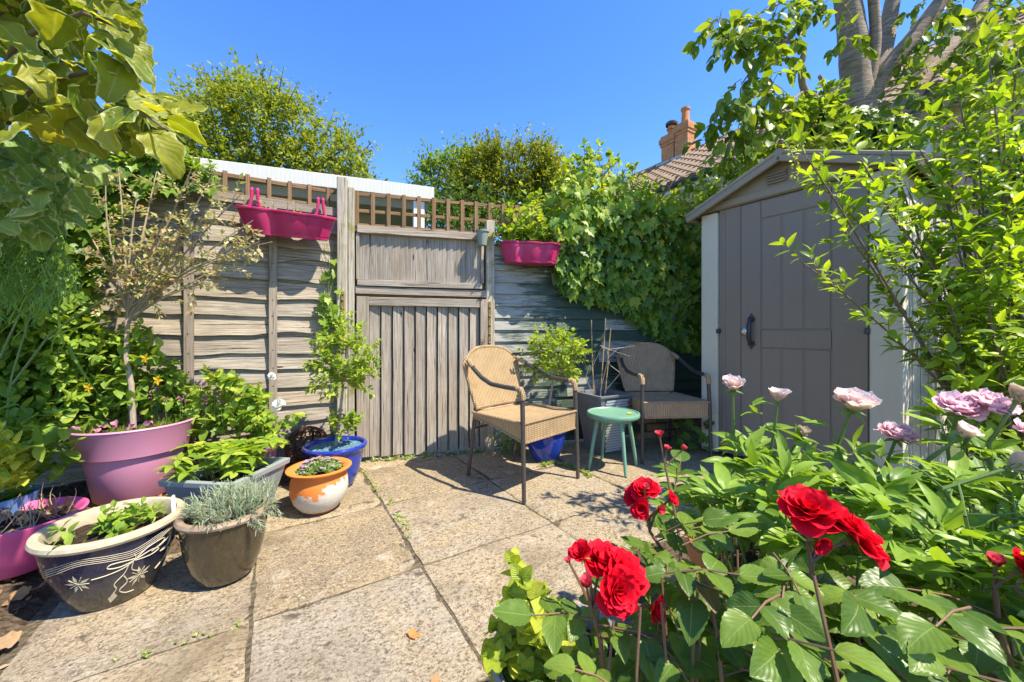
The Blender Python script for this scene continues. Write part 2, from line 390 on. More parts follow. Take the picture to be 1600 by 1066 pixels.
for px in (427, 297, 150):
    for i in range(15):
        q = lineP(FK, F0, px + U(-1, 1), 0.13 + i * 0.122 + U(-0.01, 0.01), 0.0465); d_ = frame(q, fdir, fn_)
        nb_.put([d_ @ V(0.004 * math.cos(a), 0.004 * math.sin(a), 0.001) for a in [k_ * math.pi / 3 for k_ in range(6)]], [(0, 1, 2, 3, 4, 5)])
stuff(nb_.build('nails', m_plain('nail_steel', (0.05, 0.04, 0.035), 0.6, 0.5), fence, M=Matrix.Identity(4), world=True))
# trellis strip over the fence
t1 = thing('trellis_strip', 'short brown square trellis strip above the left fence', 'trellis', fe + V(0, 0, 1.94))
for zz in (1.955, 2.075):
    plank('lath', fe - fdir * 1.7 + V(0, 0, zz) - fn_ * 0.03, fe + V(0, 0, zz) - fn_ * 0.03, 0.028, 0.012, fn_, t1, M['trellis'])
for i in range(13):
    q = fe - fdir * (0.06 + 0.128 * i) - fn_ * 0.019
    plank('lath', q + V(0, 0, 1.942), q + V(0, 0, 2.10), 0.026, 0.012, fn_, t1, M['trellis'])

# ------------------------------------------------------------------ gate, posts, panel, trellis
gdir = V(1, GK, 0).normalized(); gn = V(GK, -1, 0).normalized()
def GP(px, z=0.0, off=0.0): return lineP(GK, G0, px, z, off)
pa = thing('gate_post', 'tall lichen covered square post left of the gate', 'post', GP(536))
plank('post', GP(536, -0.05, 0.02), GP(536, 2.165, 0.02), 0.072, 0.075, gn, pa, M['post'], 0.006)
hp = plank('hinge_plate', GP(537, 1.01, 0.062), GP(537, 1.30, 0.062), 0.026, 0.006, gn, pa, m_plain('rusty_brass', (0.30, 0.19, 0.06), 0.6, 0.5, 0.6, 0.5))
bolt_me = MB().lathe([(0.009, 0), (0.009, 0.004), (0.005, 0.007), (0.0005, 0.008)], 10).mesh('bolt', m_plain('bolt_metal', (0.20, 0.15, 0.08), 0.5, 0.8))
for zz in (1.04, 1.10, 1.17, 1.235, 1.28): add('bolt', bolt_me, hp, frame(GP(537, zz, 0.065), V(0, 0, 1), gn), world=True)
pb = thing('inner_post', 'slim mossy post beside the tall gate post', 'post', GP(550))
plank('post', GP(549.5, -0.05, 0.005), GP(549.5, 2.10, 0.005), 0.045, 0.06, gn, pb, M['post'], 0.005)
pc = thing('gate_post', 'short grey post between the gate and the green boarded wall', 'post', GP(767))
plank('post', GP(765, -0.05, 0.0), GP(765, 1.93, 0.0), 0.072, 0.07, gn, pc, M['post'], 0.005)
hq = plank('hinge_plate', GP(763.5, 0.55, 0.04), GP(763.5, 1.25, 0.04), 0.022, 0.006, gn, pc, bpy.data.materials['rusty_brass'])
for i in range(9): add('bolt', bolt_me, hq, frame(GP(763.5, 0.60 + i * 0.075, 0.043), V(0, 0, 1), gn), world=True)
up = thing('upper_gate_panel', 'framed grey vertical board panel fixed above the gate', 'panel', GP(655, 1.36))
plank('top_rail', GP(559, 1.785, 0.022), GP(752, 1.785, 0.022), 0.058, 0.04, gn, up, M['gate'])
plank('bottom_rail', GP(559, 1.375, 0.022), GP(752, 1.375, 0.022), 0.046, 0.034, gn, up, M['gate'])
plank('side_rail', GP(559.5, 1.40, 0.018), GP(559.5, 1.754, 0.018), 0.022, 0.026, gn, up, M['gate'])
plank('side_rail', GP(753, 1.40, 0.018), GP(753, 1.754, 0.018), 0.022, 0.026, gn, up, M['gate'])
def feather(name, p, z0, z1, wd, par, mat, th=0.016, rev=False):
    b = MB(); a, c = (0.004, th) if not rev else (th, 0.004)
    n = 10; vs = []
    for i in range(n + 1):
        x = (z1 - z0) * i / n; wv = 0.0025 * noise.noise(V(x * 4, p.x * 9, 2))
        vs += [V(x, -wd / 2 + wv, 0), V(x, wd / 2 + wv, 0), V(x, wd / 2 + wv, a), V(x, -wd / 2 + wv, c)]
    fs = [(i * 4 + k, i * 4 + (k + 1) % 4, (i + 1) * 4 + (k + 1) % 4, (i + 1) * 4 + k) for i in range(n) for k in range(4)] + [(0, 1, 2, 3), tuple(n * 4 + k for k in (3, 2, 1, 0))]
    b.put(vs, fs)
    return b.build(name, mat, par, M=frame(p + V(0, 0, z0), V(0, 0, 1), gn), world=True)
p0, p1 = GP(562, 0, -0.008), GP(751, 0, -0.008); n = 16
for i in range(n):
    q = p0.lerp(p1, (i + 0.5) / n); feather('board', q, 1.386 + U(-0.004, 0.002), 1.77, (p1 - p0).length / n + 0.012, up, M['gate'])
plank('drip_strip', GP(556, 1.318, 0.015), GP(766, 1.312, 0.012), 0.030, 0.055, V(0, 0, 1), up, M['gate'])
MB().box(0, (GP(760) - GP(556)).length, -0.012, 0, 1.2, 1.41).build('back_strip', M['trellis'], up, M=frame(GP(556, 0, -0.02), gdir, V(0, 0, 1)), world=True)
gate = thing('garden_gate', 'grey wooden garden gate of narrow vertical boards', 'gate', GP(660))
plank('top_rail', GP(577, 1.232, 0.026), GP(748, 1.232, 0.026), 0.066, 0.03, gn, gate, M['gate'])
plank('stile', GP(567.5, 0.035, 0.024), GP(567.5, 1.268, 0.024), 0.088, 0.032, gn, gate, M['gate'])
plank('stile', GP(755, 0.035, 0.024), GP(755, 1.266, 0.024), 0.062, 0.032, gn, gate, M['gate'])
p0, p1 = GP(577, 0, 0.0), GP(749, 0, 0.0); n = 10
for i in range(n):
    q = p0.lerp(p1, (i + 0.5) / n)
    feather('board', q + gn * U(-0.003, 0.003), 0.012 + U(0, 0.02), 1.205, (p1 - p0).length / n - 0.009, gate, M['gate'], 0.022, rev=True)
plank('ledge', p0 + V(0, 0, 0.6) - gn * 0.02, p1 + V(0, 0, 0.6) - gn * 0.02, 0.09, 0.03, gn, gate, M['trellis'])
plank('backing', p0 + V(0, 0, 0.03) - gn * 0.012, p0 + V(0, 0, 1.2) - gn * 0.012, 0.02, 0.01, gn, gate, M['trellis'])
MB().box(0, (GP(771) - GP(543)).length, 0.004, 0.012, 0.02, 1.80).build('back_sheet', M['trellis'], gate, M=frame(GP(543, 0, -0.03), gdir, V(0, 0, 1)), world=True)
MB().tube([V(0.012 * math.cos(a), 0.016 * math.sin(a), 0) for a in [i * math.pi / 6 for i in range(12)]], 0.0025, 6, closed=True).build('pull_ring', bpy.data.materials['bolt_metal'], gate, smooth=True, M=frame(GP(752, 0.92, 0.048), V(0.3, 0, 1), gn), world=True)
t2 = thing('trellis', 'brown square lath trellis above the upper gate panel', 'trellis', GP(660, 1.82))
e0, e1 = GP(557, 0, 0.0), GP(812, 0, 0.0)
for zz in (1.825, 1.935, 2.065):
    plank('lath', e0 + V(0, 0, zz) - gn * 0.007, e1 + V(0, 0, zz) - gn * 0.007, 0.026, 0.012, gn, t2, M['trellis'])
for i in range(12):
    q = e0.lerp(e1, (i + 0.03) / 11.3)
    plank('lath', q + V(0, 0, 1.812) + gn * 0.006, q + V(0, 0, 2.085) + gn * 0.006, 0.03, 0.012, gn, t2, M['trellis'])

# ------------------------------------------------------------------ green boarded wall
bdir = V(1, BK, 0).normalized(); bn = V(BK, -1, 0).normalized()
gw = thing('green_boarded_wall', 'worn dark green horizontal board wall behind the wicker chairs', 'wall', lineP(BK, B0, 930))
b0 = lineP(BK, B0, 772); b1 = lineP(BK, B0, 1150)
z = 0.02; k = 0
while z < 1.62:
    h = 0.098 + U(-0.006, 0.006); L = (b1 - b0).length
    cuts = [0, U(0.5, 1.5), L] if k % 3 else [0, L]
    for a, c in zip(cuts[:-1], cuts[1:]):
        b = MB(); vs = []; n = 12
        for i in range(n + 1):
            x = (c - a - 0.003) * i / n
            vs += [V(x, 0, 0), V(x, h + 0.012, 0), V(x, h + 0.012, 0.006), V(x, 0.004 * noise.noise(V(x * 5, k, 2)), 0.027 + 0.003 * noise.noise(V(x * 3, k, 7)))]
        b.put(vs, [(i * 4 + k_, i * 4 + (k_ + 1) % 4, (i + 1) * 4 + (k_ + 1) % 4, (i + 1) * 4 + k_) for i in range(n) for k_ in range(4)] + [(0, 1, 2, 3), tuple(n * 4 + k_ for k_ in (3, 2, 1, 0))])
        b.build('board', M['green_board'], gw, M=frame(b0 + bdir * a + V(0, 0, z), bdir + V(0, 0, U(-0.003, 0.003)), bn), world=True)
    z += h; k += 1
brick_m = m_plain('old_yellow_brick', (0.36, 0.25, 0.13), 0.9, 0, 0.7, 0.8, 25, 0.2)
low = thing('low_brick_wall', 'low old brick footing behind the brown wicker chair', 'wall', lineP(BK, B0, 1050))
for r in range(3):
    for i in range(6):
        q = lineP(BK, B0, 985, 0, 0.12) + bdir * (i * 0.215 + (0.105 if r % 2 else 0)) + V(0, 0, r * 0.075 - 0.01)
        MB().box(0, 0.205, 0, 0.1, 0, 0.065).build('brick', brick_m, low, bevel=0.007, M=frame(q, bdir + V(0, 0, U(-0.02, 0.02)), V(0, 0, 1)), world=True)

# ------------------------------------------------------------------ outbuilding behind the fence
white = m_plain('white_painted_board', (0.74, 0.73, 0.68), 0.5, 0, 0.18, 0.1, 20)
NK, N0 = 0.36, 4.62
nn_ = V(NK, -1, 0).normalized(); nd = V(1, NK, 0).normalized()
ob = thing('outbuilding', 'white edged flat roofed outbuilding behind the fence', 'outbuilding', lineP(NK, N0, 500))
na, nb = lineP(NK, N0, 60), lineP(NK, N0, 678)
L = (nb - na).length
def m_rib():
    n = NT('ribbed_white_fascia'); c = n.coord(); x = n.n('SeparateXYZ', i0=c).outputs[0]
    s = n.math('SINE', n.math('MULTIPLY', x, 160)); a = n.noise(n.mapping(c, (40, 3, 3)), 2, 4, 0.6)
    return n.end(n.pbr(n.mix(n.math('MULTIPLY', a, 0.5), (0.62, 0.60, 0.54), (0.40, 0.37, 0.30)), 0.5, n.bump(s, 0.08, 0.003)))
MB().box(0, L, -0.02, 0.02, 2.47, 2.61).build('fascia', m_rib(), ob, bevel=0.004, M=frame(na, nd, V(0, 0, 1)), world=True)
MB().box(0.0, L - 0.01, 0.03, 3.0, 2.56, 2.60).build('roof', m_plain('roof_felt', (0.25, 0.25, 0.25), 0.9), ob, M=frame(na, nd, V(0, 0, 1)), world=True)
MB().box(0.0, L - 0.06, 0.05, 0.09, 2.36, 2.45).build('soffit_beam', m_plain('tan_beam', (0.30, 0.22, 0.11), 0.7), ob, M=frame(na, nd, V(0, 0, 1)), world=True)
for i in range(9):
    MB().box(0, L - 0.65, 0.35, 0.37, 1.32 + i * 0.115, 1.425 + i * 0.115).build('cladding_board', white if i < 7 else bpy.data.materials['tan_beam'], ob, bevel=0.003, M=frame(na, nd, V(0, 0, 1)), world=True)
MB().box(L - 0.22, L - 0.10, 0.03, 0.13, 0, 2.45).build('post', white, ob, bevel=0.004, M=frame(na, nd, V(0, 0, 1)), world=True)

# ------------------------------------------------------------------ house with chimney
HV = V(0.53, -0.848, 0).normalized(); HU = V(0.848, 0.53, 0).normalized()
E0 = V(2.01, 13.08, 0); HL = 13.5; ez, rz, run = 4.77, 6.84, 2.97
house = thing('house', 'white rendered house with brown tiled roof behind the shed', 'house', E0)
HM = frame(E0, HV, V(0, 0, 1))            # x along the eave, y into the house
render = m_plain('white_render', (0.70, 0.69, 0.66), 0.85, 0, 0.15, 0.3, 12)
def m_brick(name, a, b, mo, sc=1.0):
    n = NT(name); c = n.coord(); v = n.n('SeparateXYZ', i0=c); cv = n.n('CombineXYZ', i0=n.math('ADD', v.outputs[0], v.outputs[1]), i1=v.outputs[2]).outputs[0]
    t = n.n('TexBrick', Vector=cv, Color1=a, Color2=b, Mortar=mo, Scale=sc)
    t.inputs['Brick Width'].default_value = 0.225; t.inputs['Row Height'].default_value = 0.075; t.inputs['Mortar Size'].default_value = 0.010
    nz = n.noise(c, 9, 5, 0.7); col = n.mix(n.math('MULTIPLY', n.math('SUBTRACT', nz, 0.45, True), 2.5, True), t.outputs[0], tuple(q * 0.45 for q in a))
    return n.end(n.pbr(col, 0.9, n.bump(t.outputs['Fac'], -0.5, 0.01), spec=0.2))
red_brick = m_brick('red_brick', (0.58, 0.23, 0.075), (0.44, 0.16, 0.05), (0.34, 0.27, 0.20))
pink_brick = m_brick('pale_red_brick', (0.55, 0.33, 0.24), (0.48, 0.27, 0.19), (0.5, 0.45, 0.38))
MB().box(0.15, 8.4, 0.35, 5.6, -0.1, ez + 0.1).build('wall', render, house, M=HM, world=True)
MB().box(8.4, HL, 0.30, 5.6, -0.1, ez + 0.1).build('brick_wall', pink_brick, house, M=HM, world=True)
rb = MB(); sl_ = Vector((run, rz - ez)).normalized()
rb.put([V(0, -0.15, ez - 0.1), V(HL, -0.15, ez - 0.1), V(HL, run, rz), V(0, run, rz), V(0, 2 * run + 0.15, ez - 0.1), V(HL, 2 * run + 0.15, ez - 0.1),
        V(0, -0.15, ez - 0.18), V(HL, -0.15, ez - 0.18), V(HL, run, rz - 0.08), V(0, run, rz - 0.08), V(0, 2 * run + 0.15, ez - 0.18), V(HL, 2 * run + 0.15, ez - 0.18)],
       [(0, 1, 2, 3), (3, 2, 5, 4), (6, 9, 8, 7), (9, 10, 11, 8), (0, 6, 7, 1), (0, 3, 9, 6), (3, 4, 10, 9), (1, 7, 8, 2), (2, 8, 11, 5), (4, 5, 11, 10)])
tile_m = m_plain('brown_concrete_tile', (0.27, 0.19, 0.125), 0.9, 0, 0.5, 0.4, 6, 0.2)
roof = rb.build('roof', tile_m, house, M=HM, world=True)
tb = MB(); rows = 11; cw = 0.30; sv = V(0, run + 0.15, rz - ez + 0.1); sln = sv.length; sv.normalize(); tn = V(0, -sv.z, sv.y)
for r in range(rows):
    for c in range(int(HL / cw)):
        o_ = V(c * cw + (0.0), -0.18, ez - 0.1) + sv * (r * sln / rows) + tn * 0.012
        pr = [(0.0, 0.0), (0.05, 0.045), (0.15, 0.05), (0.20, 0.008), (0.27, 0.0)]
        lo = [o_ + V(a, 0, 0) + tn * (b_ + 0.03) for a, b_ in pr]; hi = [o_ + V(a, 0, 0) + sv * (sln / rows + 0.03) + tn * b_ for a, b_ in pr]; un = [o_ + V(a, 0, 0) for a, b_ in pr]
        tb.put(lo + hi + un, [(i, i + 1, 6 + i, 5 + i) for i in range(4)] + [(10 + i, 11 + i, i + 1, i) for i in range(4)])
stuff(tb.build('roof_tiles', tile_m, roof))
rt = MB(); rt.tube([V(x, run, rz + 0.0) for x in (0, HL)], 0.11, 10); rt.build('ridge_tiles', tile_m, roof)
dk = m_plain('dark_gutter', (0.03, 0.028, 0.026), 0.5)
MB().tube([V(0, -0.22, ez - 0.16), V(HL, -0.22, ez - 0.16)], 0.065, 10).build('gutter', dk, house, M=HM, world=True)
MB().box(0.05, HL, -0.14, 0.35, ez - 0.30, ez - 0.19).build('soffit', render, house, M=HM, world=True)
for (wx, wz) in ((5.2, 2.7), (10.0, 2.7)):
    wf = MB().box(wx, wx + 1.3, 0.26, 0.36, wz, wz + 1.2).build('window', white, house, bevel=0.01, M=HM, world=True)
    MB().box(wx + 0.08, wx + 1.22, 0.25, 0.258, wz + 0.08, wz + 1.12).build('pane', m_plain('window_glass', (0.03, 0.04, 0.05), 0.05, 0, 0.05, 0), wf)
def HP(px, off):   # point on the ridge seen at photo column px
    for s in range(0, 1350):
        q = E0 + HV * (s * 0.01) + HU * off
        if 800 + F * q.x / q.y >= px: return s * 0.01
terra = m_plain('orange_terracotta', (0.52, 0.21, 0.075), 0.8, 0, 0.3, 0.2, 20, 0.25)
for px, hh, cap in ((1049, 7.62, True), (1071, 7.78, False)):
    s = HP(px, run); r = 0.235
    cb = MB(); cb.box(s - r, s + r, run - r, run + r, rz - 0.9, hh - 0.3); cb.box(s - r - .03, s + r + .03, run - r - .03, run + r + .03, hh - 0.3, hh - 0.2)
    cb.box(s - r - .06, s + r + .06, run - r - .06, run + r + .06, hh - 0.2, hh - 0.04); cb.box(s - r - .02, s + r + .02, run - r - .02, run + r + .02, hh - 0.04, hh + 0.06)
    ch = cb.build('chimney', red_brick, house, M=HM, world=True)
    if cap:
        MB().lathe([(0.13, hh + 0.06), (0.12, hh + 0.26), (0.16, hh + 0.28), (0.16, hh + 0.33), (0.12, hh + 0.34), (0.12, hh + 0.40), (0.01, hh + 0.40)], 16, (s, run, 0)).build('chimney_pot', terra, ch, smooth=True)
        MB().lathe([(0.19, hh + 0.42), (0.20, hh + 0.50), (0.14, hh + 0.56), (0.01, hh + 0.57)], 16, (s, run, 0)).build('cowl', dk, ch, smooth=True)
    else:
        MB().lathe([(0.15, hh + 0.06), (0.13, hh + 0.12), (0.115, hh + 0.52), (0.145, hh + 0.54), (0.145, hh + 0.60), (0.10, hh + 0.61), (0.10, hh + 0.4)], 16, (s, run, 0)).build('chimney_pot', terra, ch, smooth=True)
    MB().box(s - r - .05, s + r + .05, run - r - .22, run - r + .02, rz - 0.36, rz - 0.14).build('lead_flashing', m_plain('lead', (0.35, 0.36, 0.37), 0.5), ch)

# ------------------------------------------------------------------ shed
SW, SD = 1.21, 1.25
shed = thing('garden_shed', 'beige and taupe resin garden shed with closed door', 'shed', (1.585, 3.22, 0), math.atan2(-0.832, 0.555))
def m_resin(name, col, groove=0):
    n = NT(name); c = n.coord(); a = n.noise(c, 160, 3, 0.6); d = n.noise(c, 3, 5, 0.65); st = n.noise(n.mapping(c, (30, 30, 3)), 1.5, 4, 0.6)
    k = n.mix(n.math('MULTIPLY', d, 0.35), col, tuple(q * 0.72 for q in col))
    k = n.mix(n.math('MULTIPLY', n.math('SUBTRACT', st, 0.52, True), 1.6, True), k, tuple(q * 0.8 for q in col))
    return n.end(n.pbr(k, 0.55, n.bump(n.math('ADD', n.math('MULTIPLY', a, 0.5), n.noise(n.mapping(c, (60, 60, 2.5)), 2.5, 4, 0.6)), 0.22, 0.003), spec=0.3))
taupe = m_resin('taupe_resin', (0.285, 0.225, 0.175)); taupe2 = m_resin('roof_resin', (0.32, 0.255, 0.19)); beige = m_resin('beige_resin', (0.68, 0.61, 0.48))
ev = 1.965; apx = 2.215
for x0, x1 in ((0, 0.136), (1.060, SW)):
    MB().box(x0, x1, 0, 0.14, 0.02, ev).build('corner_panel', beige, shed, bevel=0.012, seg=2)
MB().box(0.03, SW - 0.03, SD - 0.05, SD, 0.02, ev + 0.1).build('back_wall', beige, shed)
for x0, x1, nm in ((0.0, 0.03, 'side_wall'), (SW - 0.03, SW, 'side_wall')):
    sw_ = MB().box(x0, x1, 0.15, SD, 0.02, ev - 0.01).build(nm, beige, shed)
    for i in range(5):
        a = 0.19 + i * 0.21
        xx = (x1 + 0.006) if x0 > 0.5 else (x0 - 0.006)
        MB().box(min(xx, xx - 0.006 if x0 > .5 else xx + 0.006), max(xx, xx - 0.006 if x0 > .5 else xx + 0.006), a, a + 0.17, 0.12, ev - 0.14).build('panel', beige, sw_, bevel=0.003)
MB().box(0.10, 0.14, 0.2, SD - 0.1, 0.0, 0.02).build('floor', taupe, shed)
MB().box(0.139, 0.3085, 0.022, 0.06, 0.03, ev + 0.012).build('fixed_panel', taupe, shed, bevel=0.004)
MB().box(0.165, 0.19, 0.014, 0.024, 0.03, ev - 0.02).build('rib', taupe, shed, bevel=0.004)
# door
d0, d1 = 0.314, 1.056
door = MB().box(d0, d1, 0.016, 0.055, 0.035, ev + 0.008).build('door', taupe, shed, bevel=0.004)
fx = [0.455, 0.590, 0.725, 0.875]
top_z, mid_t, mid_b, bot_z = ev - 0.13, 1.01, 0.88, 0.16
for x0, x1, z0, z1 in ((d0, fx[0], 0.04, ev), (fx[3], d1, 0.04, ev), (fx[0], fx[3], top_z, ev), (fx[0], fx[3], mid_b, mid_t), (fx[0], fx[3], 0.04, bot_z)):
    MB().box(x0 + 0.002, x1 - 0.002, 0.008, 0.018, z0 + 0.002, z1 - 0.002).build('rail', taupe, door, bevel=0.003)
for z0, z1 in ((mid_t, top_z), (bot_z, mid_b)):
    for i in range(3):
        MB().box(fx[i] + 0.007, fx[i + 1] - 0.007, 0.0105, 0.018, z0 + 0.006, z1 - 0.006).build('panel', taupe, door, bevel=0.003)
iron = m_plain('dark_grey_handle', (0.05, 0.055, 0.065), 0.4, 0.3, 0.2, 0.1)
hx = 0.392; hz = 1.0
hb = MB(); hb.tube([V(hx, 0.004, hz + 0.10), V(hx, -0.018, hz + 0.085), V(hx, -0.035, hz + 0.05), V(hx, -0.035, hz - 0.05), V(hx, -0.018, hz - 0.085), V(hx, 0.004, hz - 0.10)], [0.012, 0.014, 0.017, 0.017, 0.014, 0.012], 8)
for sgn in (1, -1):
    hb.prism([(hx - 0.022, hz + sgn * 0.075), (hx - 0.026, hz + sgn * 0.10), (hx - 0.012, hz + sgn * 0.115), (hx, hz + sgn * 0.135), (hx + 0.012, hz + sgn * 0.115), (hx + 0.026, hz + sgn * 0.10), (hx + 0.022, hz + sgn * 0.075)], 0.0, 0.01, Matrix(((1, 0, 0, 0), (0, 0, 1, -0.003), (0, 1, 0, 0), (0, 0, 0, 1))))
hb.build('handle', iron, door, smooth=True)
lk = MB().lathe([(0.028, 0), (0.028, 0.006), (0.022, 0.012), (0.012, 0.013), (0.012, 0.02), (0.001, 0.021)], 18).build('lock', m_plain('chrome', (0.55, 0.55, 0.55), 0.25, 1.0, 0.1, 0), door, smooth=True, M=Matrix(((1, 0, 0, 0.338), (0, 0, -1, 0.008), (0, 1, 0, 1.0), (0, 0, 0, 1))))
for x in (0.142, 1.052):
    MB().box(x - 0.014, x + 0.014, -0.006, 0.02, 0.985, 1.02).build('hinge', iron, shed, bevel=0.003)
# gable
gb = MB(); mx = SW / 2
gb.prism([(0.0, ev + 0.012), (SW, ev + 0.012), (SW, ev + 0.02), (mx, apx), (0, ev + 0.02)], -0.03, 0.0, Matrix(((1, 0, 0, 0), (0, 0, -1, 0.0), (0, 1, 0, 0), (0, 0, 0, 1))))
gable = gb.build('gable', taupe2, shed, bevel=0.003)
MB().box(0.06, SW - 0.06, -0.012, 0.0, ev + 0.018, ev + 0.075).build('lintel', taupe2, shed, bevel=0.004)
vx, vz = 0.50, ev + 0.10
MB().box(vx, vx + 0.13, -0.008, 0.0, vz, vz + 0.085).build('vent', taupe2, gable, bevel=0.003)
for i in range(4):
    MB().prism([(0, 0), (-0.018, -0.004), (-0.018, -0.008), (0, 0.013)], 0, 0.125, frame(V(vx + 0.002, -0.008, vz + 0.006 + i * 0.02), V(0, 1, 0), V(1, 0, 0)) ).build('vent_slat', taupe2, gable)
for sg in (-1, 1):
    ang = math.atan2(apx - ev + 0.03, mx + 0.09); L2 = math.hypot(mx + 0.09, apx - ev + 0.03)
    RM = T((mx, 0, apx + 0.022)) @ Matrix.Rotation(sg * ang, 4, 'Y')
    x0, x1 = (-L2, 0) if sg < 0 else (0, L2)
    MB().box(x0, x1, -0.085, SD + 0.08, 0.0, 0.028).build('roof_panel', taupe2, shed, bevel=0.006, M=T((mx, 0, apx + 0.022)) @ Matrix.Rotation(sg * ang, 4, 'Y'))
    MB().box(x0 + (0 if sg < 0 else 0.0), x1, -0.09, -0.06, -0.048, -0.002).build('barge_board', taupe2, shed, bevel=0.004, M=RM)
    xe = (-L2 - 0.0, -L2 + 0.03) if sg < 0 else (L2 - 0.03, L2)
    MB().box(xe[0], xe[1], -0.055, SD + 0.08, -0.04, -0.002).build('eave_trim', taupe2, shed, bevel=0.004, M=RM)
MB().tube([V(mx, -0.087, apx + 0.03), V(mx, SD + 0.08, apx + 0.03)], 0.028, 10).build('ridge_cap', taupe2, shed, smooth=True)
# ------------------------------------------------------------------ wicker chairs
def m_wicker(name, hi, lo):
    n = NT(name); uv = n.coord('UV'); s = n.n('SeparateXYZ', i0=uv)
    u = n.math('MULTIPLY', s.outputs[0], 1.0); v = n.math('MULTIPLY', s.outputs[1], 1.0)
    # upright stakes every 14 mm, strands 5 mm wide passing in front and behind in turn
    par = n.math('FLOOR', n.math('DIVIDE', v, 0.0062))
    ph = n.math('MULTIPLY', par, math.pi)
    wv = n.math('SINE', n.math('ADD', n.math('MULTIPLY', u, math.pi / 0.0155), ph))
    st = n.math('ABSOLUTE', n.math('SINE', n.math('MULTIPLY', v, math.pi / 0.0062)))
    h = n.math('MULTIPLY', n.math('ADD', n.math('MULTIPLY', wv, 0.5), 0.5), n.math('POWER', st, 0.5))
    rib = n.math('ABSOLUTE', n.math('SINE', n.math('MULTIPLY', u, math.pi / 0.014)))
    h = n.math('ADD', n.math('MULTIPLY', rib, 0.65), n.math('MULTIPLY', h, 0.35))
    nz = n.noise(n.coord(), 14, 4, 0.6)
    col = n.mix(h, lo, hi); col = n.mix(n.math('MULTIPLY', n.math('SUBTRACT', nz, 0.42, True), 1.2, True), col, tuple(q * 0.7 for q in lo))
    return n.end(n.pbr(col, 0.6, n.bump(h, 1.0, 0.009), spec=0.3))
def uvbox(o, scale=1.0):
    "metric UVs by dominant normal"
    me = o.data; uvl = me.uv_layers.new(name='UVMap')
    for p in me.polygons:
        a = max(range(3), key=lambda i: abs(p.normal[i]))
        for li in p.loop_indices:
            c = me.vertices[me.loops[li].vertex_index].co
            uvl.data[li].uv = ((c.y, c.z) if a == 0 else (c.x, c.z) if a == 1 else (c.y, c.x))
metal = m_plain('dark_taupe_tube', (0.085, 0.075, 0.068), 0.42, 0.35, 0.25, 0.1)
